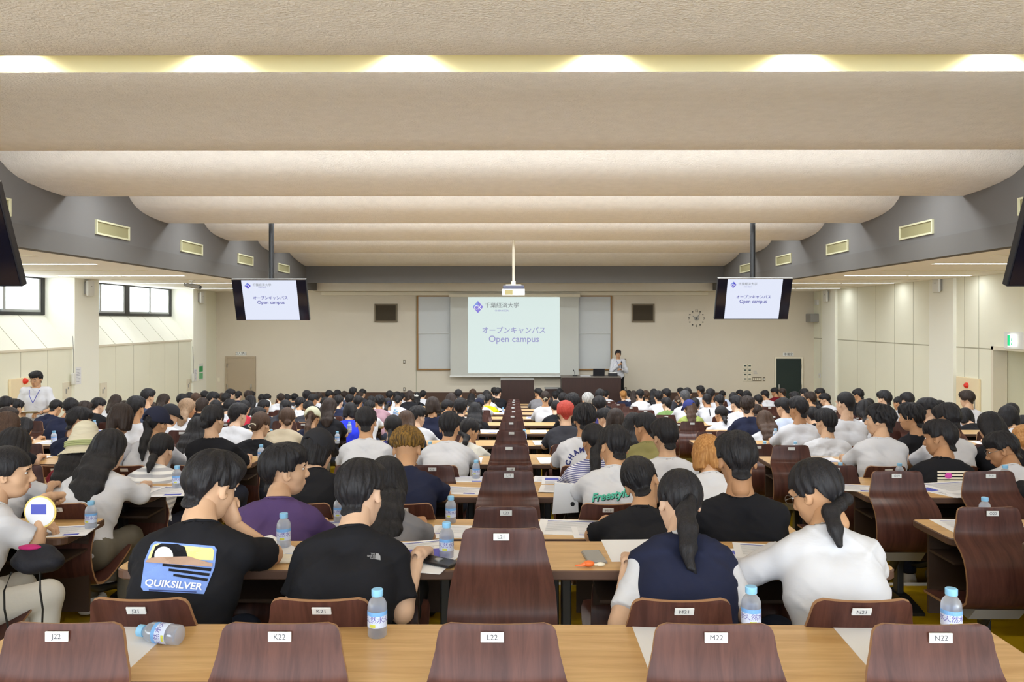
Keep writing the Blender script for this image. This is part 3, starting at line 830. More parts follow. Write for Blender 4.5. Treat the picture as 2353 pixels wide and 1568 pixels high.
# ------------------------------------------------------------------ chairs
PROF = [(0, .868, .118), (-.001, .862, .138), (-.002, .850, .147), (-.004, .833, .151), (-.007, .80, .156), (-.013, .76, .166), (-.020, .736, .172), (-.034, .716, .177), (-.066, .697, .182), (-.102, .676, .186), (-.132, .646, .189), (-.152, .605, .191), (-.162, .555, .192), (-.162, .505, .192), (-.145, .462, .192), (-.108, .430, .194), (-.06, .412, .197), (.02, .404, .20), (.12, .40, .20), (.20, .395, .195), (.25, .384, .18), (.262, .376, .16)]
def shell_mesh(occ):
    vs, fs = [], []
    nx = 8; th = .012
    P = []
    for i, (y, z, w) in enumerate(PROF):
        a = PROF[max(i - 1, 0)]; b = PROF[min(i + 1, len(PROF) - 1)]
        d = Vector((0, b[0] - a[0], b[1] - a[1])).normalized()
        nrm = Vector((0, -d.z, d.y))          # towards the viewer side for the back
        if nrm.y > 0 and i < 6: nrm = -nrm
        P.append((y, z, w, Vector((0, d.z, -d.y))))
    for side in (0, 1):
        for (y, z, w, nn) in P:
            for k in range(nx + 1):
                u = -1 + 2 * k / nx
                curve = .011 * u * u * (1 if z > .5 else .3)
                p = Vector((u * w, y + curve * (1 if z > .46 else 0), z + (curve if z <= .46 else 0)))
                p = p + nn * (th if side else 0)
                vs.append(p)
    if occ:
        J = Vector((0, -.15, .48)); R = Matrix.Rotation(math.radians(24), 3, 'X')
        vs = [R @ (v - J) + J + Vector((0, -.345, -.105)) for v in vs]
    m = len(P); s = nx + 1
    idx = lambda sd, i, k: sd * m * s + i * s + k
    mi = []
    for sd in (0, 1):
        for i in range(m - 1):
            for k in range(nx):
                f = (idx(sd, i, k), idx(sd, i, k + 1), idx(sd, i + 1, k + 1), idx(sd, i + 1, k))
                fs.append(f if sd == 0 else f[::-1]); mi.append(0)
    rim = [(0, k) for k in range(s)] + [(i, nx) for i in range(1, m)] + [(m - 1, k) for k in range(nx - 1, -1, -1)] + [(i, 0) for i in range(m - 2, 0, -1)]
    for a, b in zip(rim, rim[1:] + rim[:1]):
        fs.append((idx(0, *a), idx(1, *a), idx(1, *b), idx(0, *b))); mi.append(1)
    q = MB(); q.v = vs; q.f = fs; q.m = mi
    me = q.mesh('plywood_shell', [M_ply, M_plyedge], smooth=True)
    bm = bmesh.new(); bm.from_mesh(me); bmesh.ops.recalc_face_normals(bm, faces=bm.faces[:]); bm.to_mesh(me); bm.free()
    return me
def occ_xf(p): 
    J = Vector((0, -.15, .48)); R = Matrix.Rotation(math.radians(24), 3, 'X')
    return R @ (Vector(p) - J) + J + Vector((0, -.345, -.105))
SHELL = {0: shell_mesh(0), 1: shell_mesh(1)}
q = MB(); q.box(-.029, .029, -.0025, .0025, -.0125, .0125, bev=.0015); PLATE = q.mesh('number_plate', mat('plate_white', srgb(208, 208, 206), .5, .3))
q = MB(); q.tube([(0, -.02, .395), (0, .02, .33), (0, .08, .24), (0, .16, .16), (0, .2, .07)], .022, 10); ARM = q.mesh('swing_arm', M_blackm, True)
q = MB(); q.tube([occ_xf((0, -.02, .395)), (0, -.28, .27), (0, -.12, .2), (0, .1, .15), (0, .2, .07)], .022, 10); ARM_OCC = q.mesh('swing_arm', M_blackm, True)
q = MB(); q.prism([(-.1, .412), (.16, .392), (.12, .37), (-.04, .345)], 'x', -.12, .12); BRK = q.mesh('seat_bracket', M_grey)
BRK_OCC = BRK.copy(); 
for v in BRK_OCC.vertices: v.co = occ_xf(v.co)
M_num = mat('plate_number_grey', srgb(80, 80, 88), .6, .2)
TXT = {}
COLS = [(-2.40 - .545 * i, 'window-side', i) for i in range(8, -1, -1)] + [(-.015 + .545 * (i - 2), 'middle', i) for i in range(5)] + [(2.30 + .545 * i, 'door-side', i) for i in range(9)]
def seat_words(c):
    x, b, i = COLS[c]
    if b == 'middle': return ('first', 'second', 'centre', 'fourth', 'last')[i] + ' seat of the middle block'
    return '%s seat from the aisle, %s block' % (ORD[i + 1], b)
def chair_y(r): return 1.97 + PITCH * (22 - r)
def add_chair(r, c, occ):
    x = COLS[c][0]
    o = link('lecture_chair', SHELL[occ], None, (x, chair_y(r), floor_z(r)))
    back = ORD[23 - r]
    tag(o, ('occupied' if occ else 'empty') + ' brown plywood chair, %s row from the rear, %s' % (back, seat_words(c)), 'chair', 'brown plywood lecture chairs')
    if occ:
        p = occ_xf((0, -.0185, .842)); pr = (math.radians(24), 0, 0)
    else:
        p = Vector((0, -.0185, .842)); pr = (0, 0, 0)
    jx = ((r * 7 + c * 13) % 9 - 4) * .003
    pl = link('number_plate', PLATE, o, p + Vector((jx, -.001, 0))); pl.rotation_euler = pr
    if r >= 12:
        link('swing_arm', ARM_OCC if occ else ARM, o); link('seat_bracket', BRK_OCC if occ else BRK, o)
    if r >= 18:
        s = (chr(ord('A') + c - 0)) + str(r)
        if s not in TXT:
            v, f = text_geo(s, .019)
            b = MB(); b.add([(q_.x, -.0032, q_.y) for q_ in v], f); TXT[s] = b.mesh('seat_number', M_num)
        link('seat_number', TXT[s], pl)
    return o
# ------------------------------------------------------------------ bottles
def clear_mat(name, tint, gloss):
    m = bpy.data.materials.new(name); m.use_nodes = True
    nt = m.node_tree; nt.nodes.clear()
    o = nt.nodes.new('ShaderNodeOutputMaterial'); t = nt.nodes.new('ShaderNodeBsdfTransparent'); t.inputs['Color'].default_value = (*tint, 1)
    g = nt.nodes.new('ShaderNodeBsdfGlossy'); g.inputs['Roughness'].default_value = .12; g.inputs['Color'].default_value = (.95, .97, 1, 1)
    lw = nt.nodes.new('ShaderNodeLayerWeight'); lw.inputs['Blend'].default_value = gloss
    mx = nt.nodes.new('ShaderNodeMixShader')
    nt.links.new(lw.outputs['Facing'], mx.inputs['Fac']); nt.links.new(t.outputs[0], mx.inputs[1]); nt.links.new(g.outputs[0], mx.inputs[2]); df = nt.nodes.new('ShaderNodeBsdfTranslucent'); df.inputs['Color'].default_value = (.93, .95, 1, 1); m2 = nt.nodes.new('ShaderNodeMixShader'); m2.inputs['Fac'].default_value = .42
    nt.links.new(mx.outputs[0], m2.inputs[1]); nt.links.new(df.outputs[0], m2.inputs[2]); nt.links.new(m2.outputs[0], o.inputs['Surface'])
    return m
M_pet = clear_mat('clear_plastic', (.93, .95, .97), .35)
M_water = clear_mat('water', (.90, .93, .96), .2)
M_cap = mat('sky_blue_cap', srgb(138, 194, 232), .4, .4)
M_lab = mat('bottle_label', srgb(206, 216, 240), .5, .3)
M_labb = mat('bottle_label_blue', srgb(120, 174, 232), .5, .3)
M_laby = mat('bottle_label_yellow', srgb(206, 208, 90), .5, .3)
M_labt = mat('bottle_label_ink', srgb(90, 80, 170), .5, .3)
q = MB(); q.lathe([(.024, 0), (.028, .004), (.0285, .02), (.0275, .024), (.0285, .028), (.0285, .088), (.0275, .096), (.023, .106), (.015, .115), (.0125, .119), (.0125, .122)], 24); B_BODY = q.mesh('bottle_body', M_pet, True)
q = MB(); q.lathe([(.022, .003), (.0265, .006), (.0265, .094), (.0215, .1035), (.019, .106)], 20); B_WAT = q.mesh('water', M_water, True)
q = MB(); q.lathe([(.0165, .119), (.0172, .1205), (.0172, .137), (.015, .139)], 20); B_CAP = q.mesh('cap', M_cap, True)
q = MB(); n = 28
def band(r0, z0, z1, mi, k0=0, k1=28):
    vs = []; q.mi = mi
    for k in range(k0, k1 + 1):
        t = 2 * PI * k / n
        vs += [(r0 * math.cos(t), r0 * math.sin(t), z0), (r0 * math.cos(t), r0 * math.sin(t), z1)]
    q.add(vs, [(2 * i, 2 * i + 2, 2 * i + 3, 2 * i + 1) for i in range(k1 - k0)])
band(.0289, .032, .074, 0); band(.02895, .066, .078, 1)
for a in (1, 10, 19): band(.02905, .034, .043, 2, a, a + 3)
v, f = text_geo('天然水', .021)
q.mi = 3
for off in (-PI / 2, PI / 6, 5 * PI / 6):
    q.add([(.0292 * math.cos(off + p.x / .029), .0292 * math.sin(off + p.x / .029), .055 + p.y) for p in v], f)
B_LAB = q.mesh('label', [M_lab, M_labb, M_laby, M_labt], False)
def bottle(loc, label, rz=0.0, lying=False):
    r = empty('water_bottle', loc); r.rotation_euler = (0, 0, rz)
    if lying:
        r.rotation_euler = (0, PI / 2 * -1, rz); r.location.z += .0286
    tag(r, label, 'bottle', 'small water bottles with blue caps')
    link('bottle_body', B_BODY, r); link('water', B_WAT, r); link('label', B_LAB, r); link('cap', B_CAP, r)
    return r
BOT = [(867, 1462, 22, 'on the rear desk beside the middle chair'), (1726, 1455, 22, 'on the rear desk behind the fourth chair of the middle block'), (2186, 1460, 22, 'on the rear desk behind the last chair of the middle block'),
 (652, 1257, 21, 'between the purple shirt and the grey-logo black shirt'), (1026, 1282, 21, 'beside the black phone on the second desk'), (1036, 1201, 20, 'on the third desk beside the grey shirt'), (779, 1196, 20, 'half hidden by the neck of the grey-logo shirt'),
 (209, 1214, 20, 'on the rounded end of the third window-side desk'), (407, 1121, 19, 'beside the white striped top on the fourth window-side desk'), (600, 1060, 17, 'beside the black top on a window-side desk end'), (775, 1019, 14, 'on the rounded desk end behind the beige cap'), (803, 994, 13, 'beside the bright blue shirt'),
 (1757, 1046, 16, 'on the white sheet in the seventh door-side row'), (1782, 1014, 15, 'beside the wavy brown hair'), (1828, 1048, 16, 'behind the first empty chair of the sixth door-side row'), (1931, 1106, 18, 'behind an empty chair of the fifth door-side row'), (2067, 1108, 18, 'behind the chair in front of the striped black shirt'), (2310, 1119, 19, 'beside the white shirt at the door-side edge'), (2263, 1204, 20, 'behind the first door-side chair of the third row'),
 (217, 990, 13, 'in front of the black shirt by the window-side desk end'), (124, 1020, 15, 'beside the navy shirt in the window-side block'), (1156, 940, 6, 'standing by the centre seats near the stage'), (968, 940, 7, 'beside the ribbon-haired person'), (912, 944, 8, 'in front of the checked lilac shirt'), (907, 953, 9, 'behind the checked lilac shirt'), (988, 1006, 17, 'beside the curly blond hair'), (1205, 992, 14, 'on the desk corner right of the centre chairs'), (1501, 955, 12, 'in front of the green shirt'), (470, 960, 12, 'beside the purple bag in the window-side block'), (623, 972, 14, 'beside the navy shirt with the white headband'), (1094, 1050, 18, 'behind the white blouse beside the centre chairs'), (988, 946, 9, 'hidden between the navy shirts')]
for i, (px, py, r_, where) in enumerate(BOT):
    z = floor_z(r_) + .70
    p = atz(px, py, z)
    yf = desk_far(r_)
    Y = min(max(p.y, yf - .33), yf - .06)
    p = at(px, 900, Y)
    bottle((p.x, Y, z), 'small blue-capped water bottle ' + where, rz=(i * 1.3) % .5 - .25)
z = .70
p = atz(420, 1462, z)
b_ = bottle((p.x + .02, 2.24, z), 'water bottle lying on its side on the rear desk', rz=-.25, lying=True)
# ------------------------------------------------------------------ distance-field modelling of figures
def surface_nets(f, org, h):
    neg = f < 0
    c = [(0, 0, 0), (1, 0, 0), (0, 1, 0), (1, 1, 0), (0, 0, 1), (1, 0, 1), (0, 1, 1), (1, 1, 1)]
    nx, ny, nz = f.shape
    sl = lambda o: (slice(o[0], nx - 1 + o[0]), slice(o[1], ny - 1 + o[1]), slice(o[2], nz - 1 + o[2]))
    cnt = sum(neg[sl(o)].astype(np.int8) for o in c)
    act = np.argwhere((cnt > 0) & (cnt < 8))
    if len(act) == 0: return np.zeros((0, 3)), np.zeros((0, 4), int)
    vals = [f[act[:, 0] + o[0], act[:, 1] + o[1], act[:, 2] + o[2]] for o in c]
    acc = np.zeros((len(act), 3)); n = np.zeros(len(act))
    for a in range(8):
        for b in range(a + 1, 8):
            d = np.array(c[b]) - np.array(c[a])
            if np.abs(d).sum() != 1: continue
            va, vb = vals[a], vals[b]
            x = (va < 0) != (vb < 0)
            t = np.where(x, va / np.where(x, va - vb, 1), 0)
            acc[x] += (np.array(c[a]) + t[:, None] * d)[x]; n[x] += 1
    V = (act + acc / n[:, None]) * h + org
    idx = np.full((nx - 1, ny - 1, nz - 1), -1, np.int64)
    idx[act[:, 0], act[:, 1], act[:, 2]] = np.arange(len(act))
    F = []
    for ax in range(3):
        lo = [slice(1, -1)] * 3; lo[ax] = slice(0, -1)
        hi = [slice(1, -1)] * 3; hi[ax] = slice(1, None)
        A = neg[tuple(lo)]; B = neg[tuple(hi)]
        e = np.argwhere(A != B)
        if len(e) == 0: continue
        s = A[e[:, 0], e[:, 1], e[:, 2]]
        g = e + 1; g[:, ax] -= 1
        u, v = [(1, 2), (2, 0), (0, 1)][ax]
        q = []
        for du, dv in ((-1, -1), (0, -1), (0, 0), (-1, 0)):
            p = g.copy(); p[:, u] += du; p[:, v] += dv
            q.append(idx[p[:, 0], p[:, 1], p[:, 2]])
        q = np.stack(q, 1)
        q[~s] = q[~s][:, ::-1]
        F.append(q)
    F = np.concatenate(F)
    return V, F[(F >= 0).all(1)]

class Field:
    def __init__(s, lo, hi, h):
        s.h = h; s.org = np.array(lo, float)
        n = np.ceil((np.array(hi) - s.org) / h).astype(int) + 1
        s.ax = [(s.org[i] + h * np.arange(n[i])).astype(np.float32) for i in range(3)]
        s.f = np.full(n, .5, np.float32)
    def box(s, lo, hi):
        out = []
        for i in range(3):
            a = int(max(0, math.floor((lo[i] - s.org[i]) / s.h))); b = int(min(len(s.ax[i]), math.ceil((hi[i] - s.org[i]) / s.h) + 1))
            if b <= a: return None, None
            out.append(slice(a, b))
        X = s.ax[0][out[0]][:, None, None]; Y = s.ax[1][out[1]][None, :, None]; Z = s.ax[2][out[2]][None, None, :]
        return tuple(out), (X, Y, Z)
    def mix(s, sl, d, k, op):
        f = s.f[sl]
        if op == 'add':
            if k > 0:
                h = np.maximum(k - np.abs(f - d), 0) / k
                s.f[sl] = np.minimum(f, d) - h * h * k * .25
            else: s.f[sl] = np.minimum(f, d)
        else:
            if k > 0:
                d = -d; h = np.maximum(k - np.abs(f - d), 0) / k
                s.f[sl] = np.maximum(f, d) + h * h * k * .25
            else: s.f[sl] = np.maximum(f, -d)
    def cap(s, a, b, ra, rb=None, k=.03, op='add', plane=None):
        rb = ra if rb is None else rb
        a = np.array(a, float); b = np.array(b, float); m = max(ra, rb) + k + 2 * s.h + .02
        sl, P = s.box(np.minimum(a, b) - m, np.maximum(a, b) + m)
        if sl is None: return s
        ba = b - a; L2 = max(float(ba @ ba), 1e-9)
        px, py, pz = P[0] - a[0], P[1] - a[1], P[2] - a[2]
        h = np.clip((px * ba[0] + py * ba[1] + pz * ba[2]) / L2, 0, 1)
        d = np.sqrt((px - h * ba[0]) ** 2 + (py - h * ba[1]) ** 2 + (pz - h * ba[2]) ** 2) - (ra + (rb - ra) * h)
        if plane is not None:
            o, nn = plane
            d = np.maximum(d, (P[0] - o[0]) * nn[0] + (P[1] - o[1]) * nn[1] + (P[2] - o[2]) * nn[2])
        s.mix(sl, d.astype(np.float32), k, op); return s
    def ell(s, c, r, k=.03, op='add', R=None):
        c = np.array(c, float); r = np.array(r, float); m = r.max() + k + 2 * s.h + .02
        sl, P = s.box(c - m, c + m)
        if sl is None: return s
        x, y, z = P[0] - c[0], P[1] - c[1], P[2] - c[2]
        if R is not None:
            R = np.array(R); x, y, z = x * R[0, 0] + y * R[1, 0] + z * R[2, 0], x * R[0, 1] + y * R[1, 1] + z * R[2, 1], x * R[0, 2] + y * R[1, 2] + z * R[2, 2]
        k0 = np.sqrt((x / r[0]) ** 2 + (y / r[1]) ** 2 + (z / r[2]) ** 2) + 1e-6
        k1 = np.sqrt((x / r[0] ** 2) ** 2 + (y / r[1] ** 2) ** 2 + (z / r[2] ** 2) ** 2) + 1e-6
        s.mix(sl, (k0 * (k0 - 1) / k1).astype(np.float32), k, op); return s
    def grid(s): return s.ax[0][:, None, None], s.ax[1][None, :, None], s.ax[2][None, None, :]
    def mesh(s): return surface_nets(s.f, s.org, s.h)

def np_mesh(name, parts, mats):
    vs = []; fs = []; b = 0
    for V, F in parts:
        vs.append(np.asarray(V)); fs.append(np.asarray(F) + b); b += len(V)
    V = np.concatenate(vs); F = np.concatenate(fs)
    me = bpy.data.meshes.new(name)
    me.vertices.add(len(V)); me.vertices.foreach_set('co', V.astype(np.float32).ravel())
    me.loops.add(len(F) * 4); me.loops.foreach_set('vertex_index', F.ravel().astype(np.int32))
    me.polygons.add(len(F)); me.polygons.foreach_set('loop_start', np.arange(0, len(F) * 4, 4, dtype=np.int32))
    me.polygons.foreach_set('use_smooth', np.ones(len(F), bool))
    for m in (mats if isinstance(mats, (list, tuple)) else [mats]): me.materials.append(m)
    me.update(calc_edges=True); me.validate()
    return me
def xf(VF, R, t): return (VF[0] @ np.array(R).T + np.array(t), VF[1])
def rot(yaw=0, nod=0, roll=0):
    """Head turn: yaw + to the right, nod + forwards, roll + towards the right shoulder (degrees)."""
    return np.array(Matrix.Rotation(-math.radians(yaw), 3, 'Z') @ Matrix.Rotation(math.radians(roll), 3, 'Y') @ Matrix.Rotation(-math.radians(nod), 3, 'X'))

# ---- head and hand prototypes
def make_head(h):
    g = Field((-.11, -.13, -.16), (.11, .15, .14), h)
    g.ell((0, -.015, .03), (.073, .093, .088), .0)
    g.ell((0, .022, -.022), (.060, .072, .088), .03)
    g.ell((0, .046, -.078), (.040, .040, .036), .035)
    for s in (-1, 1):
        g.ell((s * .036, .046, -.026), (.028, .03, .03), .02)
        g.ell((s * .032, .094, .014), (.015, .014, .009), .012, 'sub')
        g.ell((s * .077, -.006, -.004), (.010, .021, .033), .007, R=np.array(Matrix.Rotation(-s * .35, 3, 'Z')))
        g.ell((s * .084, .003, .0), (.007, .011, .02), .006, 'sub')
    g.cap((-.036, .079, .034), (.036, .079, .034), .010, .010, .015)
    g.cap((0, .086, .016), (0, .107, -.022), .008, .0135, .012)
    for s in (-1, 1): g.ell((s * .012, .1, -.028), (.009, .011, .008), .008)
    g.cap((-.02, .088, -.05), (.02, .088, -.05), .008, .008, .008)
    g.cap((-.017, .087, -.062), (.017, .087, -.062), .009, .009, .008)
    g.cap((-.022, .099, -.0555), (.022, .099, -.0555), .003, .003, .003, 'sub')
    g.cap((0, -.018, -.05), (0, -.030, -.13), .046, .040, .03)
    return g.mesh()
HEADS = {}
def head(h):
    if h not in HEADS: HEADS[h] = make_head(h)
    return HEADS[h]
def make_hand(kind, h=.0042):
    """Right hand: wrist at the origin, fingers along +Y, palm down (-Z), thumb on -X."""
    g = Field((-.07, -.05, -.08), (.065, .21, .05), h)
    g.cap((0, -.03, 0), (0, .01, 0), .0222, .0235, .02)
    for x in (-.026, -.009, .009, .025): g.cap((x * .55, .02, 0), (x, .085, .003), .015, .0125, .016)
    bend = {'flat': (.16, .3, .3), 'curl': (.55, .75, .5), 'fist': (1.25, 1.45, .9)}[kind]
    for i, (x, ln, y0) in enumerate(((-.027, .072, .084), (-.009, .082, .088), (.009, .077, .086), (.026, .060, .079))):
        p = Vector((x, y0, .003)); a = 0; fan = (x * .9) if kind != 'fist' else x * .1
        for j, (fr, b) in enumerate(zip((.46, .30, .24), bend)):
            a += b
            q = p + Vector((math.sin(fan) * ln * fr, math.cos(a) * ln * fr, -math.sin(a) * ln * fr))
            g.cap(p, q, .0092 - .0007 * j, .0088 - .0009 * j, .004); p = q
    g.cap((-.018, .02, -.006), (-.045, .05, -.018), .014, .011, .014)
    g.cap((-.045, .05, -.018), (-.05 if kind == 'flat' else -.034, .082, -.03), .0108, .0088, .004)
    return g.mesh()
HANDS = {k: make_hand(k) for k in ('flat', 'curl', 'fist')}
def hand_at(kind, side, wrist, direction, palm, scale=1.0):
    d = Vector(direction).normalized(); n_ = -Vector(palm); n_ = (n_ - d * n_.dot(d)).normalized()
    x = d.cross(n_).normalized()
    R = np.array(Matrix((x, d, n_)).transposed())
    V, F = HANDS[kind]
    if side < 0: V = V * np.array([-1, 1, 1]); F = F[:, ::-1]
    return xf((V * scale, F), R, wrist)

# ---- skeletons
def seated(R, Fw, lat=0.0, b=1.0, arms=None, hz=.46):
    """R, Fw: rise and forward reach from hip to head centre."""
    def P(t):
        return np.array((lat * t ** 1.6, Fw * t ** 1.35, hz + R * t))
    sk = dict(P=P, hips=hz, b=b)
    sh = P(.665)
    sk['sh'] = {s: sh + np.array((s * .160 * b, 0.005, -.022)) for s in (-1, 1)}
    a = arms or {}
    sk['el'] = {s: np.array(a.get(('e', s), (lat * .5 + s * .235 * b, max(.27, sh[1] + .10), .715))) for s in (-1, 1)}
    sk['wr'] = {s: np.array(a.get(('w', s), (lat * .6 + s * .15, max(.47, sh[1] + .28), .742))) for s in (-1, 1)}
    sk['kn'] = {s: np.array((s * .115, .36, .45)) for s in (-1, 1)}
    sk['an'] = {s: np.array((s * .115, .33, .10)) for s in (-1, 1)}
    sk['hd'] = {s: a.get(('h', s), 'curl') for s in (-1, 1)}
    return sk
def standing(H, lat=0.0, b=1.0, arms=None):
    hz = .53 * H
    R = H - .115 - hz
    def P(t): return np.array((lat * t, .02 * t, hz + R * t))
    sk = dict(P=P, hips=hz, b=b, stand=1); sh = P(.70)
    sk['sh'] = {s: sh + np.array((s * .178 * b, 0, 0)) for s in (-1, 1)}
    sk['el'] = {s: np.array(arms[('e', s)]) for s in (-1, 1)}
    sk['wr'] = {s: np.array(arms[('w', s)]) for s in (-1, 1)}
    sk['kn'] = {s: np.array((s * .10, .02, .49)) for s in (-1, 1)}
    sk['an'] = {s: np.array((s * .11, -.01, .09)) for s in (-1, 1)}
    sk['hd'] = {s: arms.get(('h', s), 'curl') for s in (-1, 1)}
    return sk
def tangent(P, t, e=.02):
    d = P(t + e) - P(t - e); d = d / np.linalg.norm(d)
    n = np.array((0, d[2], -d[1])); return d, n / np.linalg.norm(n)
def torso(g, sk, off, fem=0.0, k=.045):
    P = sk['P']; b = sk['b']
    ex = lambda p, x: p + np.array((x, 0, 0))
    w = .93 if fem else 1.0
    g.cap(ex(P(.03), -.075), ex(P(.03), .075), .100 + off, None, 0)
    for s in (-1, 1):
        g.cap(ex(P(.10), s * .058 * b * w), ex(P(.46), s * .072 * b * w), .090 + off, .094 + off, k)
        g.cap(ex(P(.46), s * .072 * b * w), ex(P(.62), s * .094 * b * w), .093 + off, .072 + off, k)
        g.cap(ex(P(.70), s * .035), sk['sh'][s], .052 + off, .048 * w + off * .8, k)
def neck(g, sk, hc, Rh, r=.053, off=0.0, k=.035):
    P = sk['P']
    top = hc + Rh @ np.array((0, -.022, -.06))
    g.cap(P(.66), P(.76), .062 + off, .056 + off, k); g.cap(P(.74), top, r + off, r * .97 + off, k)
def body_parts(sk, hc, Rh, h, fem, hh, hs, hands=True, rn=.052):
    P = sk['P']
    lo = np.min([P(0), P(1), *sk['el'].values(), *sk['wr'].values(), *sk['an'].values(), *sk['kn'].values()], 0) - np.array((.16, .17, .06)); lo[2] = max(lo[2], .02)
    hi = np.max([P(0), P(.9), hc, *sk['el'].values(), *sk['wr'].values(), *sk['kn'].values()], 0) + np.array((.16, .16, .02))
    g = Field(lo, hi, h)
    torso(g, sk, -.014, fem)
    neck(g, sk, hc, Rh, rn)
    m = .9 if fem else 1.0
    for s in (-1, 1):
        g.cap(sk['sh'][s], sk['el'][s], .046 * m, .038 * m, .03)
        g.cap(sk['el'][s], sk['wr'][s], .038 * m, .0238 * m, .02)
        g.cap((s * .085, 0, sk['hips']), sk['kn'][s], .075, .055, .03)
        g.cap(sk['kn'][s], sk['an'][s], .052, .036, .03)
    out = [g.mesh(), xf((head(hh)[0] * hs, head(hh)[1]), Rh, hc)]
    if hands:
        for s in (-1, 1):
            d = sk['wr'][s] - sk['el'][s]
            d = np.array((d[0], d[1], -.12 * abs(d[1]))) if s not in sk.get('hdir', {}) and 'stand' not in sk else d
            pal = sk.get('palm', {}).get(s, (0, 0, -1)); dr = sk.get('hdir', {}).get(s, d)
            out.append(hand_at(sk['hd'][s], s, sk['wr'][s], dr, pal, .95 if fem else 1.0))
    return out
def wrinkle(g, seed, amp):
    rr = random.Random(seed); X, Y, Z = g.grid()
    d = 0
    for i in range(6):
        a = rr.choice((-1, 1)) * rr.uniform(.25, 1.15); fz = rr.uniform(16, 38); ph = rr.uniform(0, 6.3)
        ridge = 1 - np.abs(np.sin(fz * (Z * math.cos(a) + X * math.sin(a) + .3 * Y) + ph + 1.1 * np.sin(9 * X + 8 * Z + ph)))
        d = d + ridge ** 3 * np.clip(np.sin(7 * X + 5 * Y + 9 * Z + ph * 2) + .1, 0, 1)
    g.f -= (amp * (d - .25)).astype(np.float32)
def shirt_parts(sk, hc, Rh, h, fem, sleeve='short', seed=0, loose=.014, neckr=.068, amp=.0055, nosleeve=False, collar=False):
    P = sk['P']
    lo = np.min([P(0), P(.7), *sk['el'].values(), *sk['wr'].values()], 0) - .17; hi = np.max([P(.8), *sk['sh'].values(), *sk['el'].values(), *(sk['wr'].values() if sleeve == 'long' else [])], 0) + .14
    lo[2] = max(lo[2], sk['hips'] - .09)
    g = Field(lo, hi, h)
    torso(g, sk, loose, fem)
    d, n = tangent(P, .74)
    g.cap(P(.68), P(.745), .068, .064, .03)
    if not nosleeve:
        for s in (-1, 1):
            A, E, W = sk['sh'][s], sk['el'][s], sk['wr'][s]
            if sleeve == 'short':
                e = A + (E - A) * .80; dd = (E - A) / np.linalg.norm(E - A)
                g.cap(A, E, .048 + loose * .5, .050 + loose * .8, .03, plane=(e, dd))
            else:
                q = .93 if sleeve == 'long' else .45
                e = E + (W - E) * q; dd = (W - E) / np.linalg.norm(W - E)
                g.cap(A, E, .048 + loose * .5, .042 + loose * .6, .03)
                g.cap(E, W, .042 + loose * .6, .034 + loose * .5, .02, plane=(e, dd))
    wrinkle(g, seed, amp)
    g.f = np.maximum(g.f, (lo[2] + 2.2 * h - g.grid()[2]).astype(np.float32))
    c0 = P(.68); c1 = hc + Rh @ np.array((0, -.02, -.05))
    g.cap(c0 + d * neckr * .75 + n * .008, c1 + d * .1, neckr, neckr * 1.25, .006, 'sub')
    return [g.mesh()]
def collar_parts(sk, hc, Rh, h, r=.066, hgt=.034):
    P = sk['P']; d, n = tangent(P, .74)
    c = P(.735) + n * .006
    g = Field(c - .14, c + .14, h)
    g.cap(c - d * .012, c + d * hgt, r + .012, r + .002, 0, plane=(c + d * hgt, d))
    g.cap(c - d * .1, c + d * .12, r - .006, None, .004, 'sub')
    X, Y, Z = g.grid()
    pl = (X - c[0]) * d[0] + (Y - c[1]) * d[1] + (Z - c[2]) * d[2]
    g.f = np.maximum(g.f, (-(pl + .02)).astype(np.float32))
    return [g.mesh()]
def trouser_parts(sk, h, skirt=False):
    hz = sk['hips']
    pts = [*sk['kn'].values(), *sk['an'].values(), np.array((.2, -.14, hz + .1)), np.array((-.2, -.14, hz + .1))]
    g = Field(np.min(pts, 0) - .1, np.max(pts, 0) + .12, h)
    g.cap((-.08, 0, hz + .02), (.08, 0, hz + .02), .115, None, 0)
    for s in (-1, 1):
        g.cap((s * .085, .0, hz), sk['kn'][s], .092, .07, .04)
        g.cap(sk['kn'][s], sk['an'][s], .07, .055, .03, plane=(sk['an'][s], (0, 0, -1)))
    return [g.mesh()]
def shoe_parts(sk, h):
    out = []
    for s in (-1, 1):
        a = sk['an'][s]
        g = Field(a - np.array((.09, .12, .1)), a + np.array((.09, .26, .06)), h)
        g.cap((a[0], a[1] - .03, .045), (a[0] + s * .015, a[1] + .16, .036), .048, .04, 0)
        g.cap((a[0], a[1], .05), a, .045, .048, .03)
        X, Y, Z = g.grid()
        g.f = np.maximum(g.f, (.004 - Z).astype(np.float32))
        out.append(g.mesh())
    return out

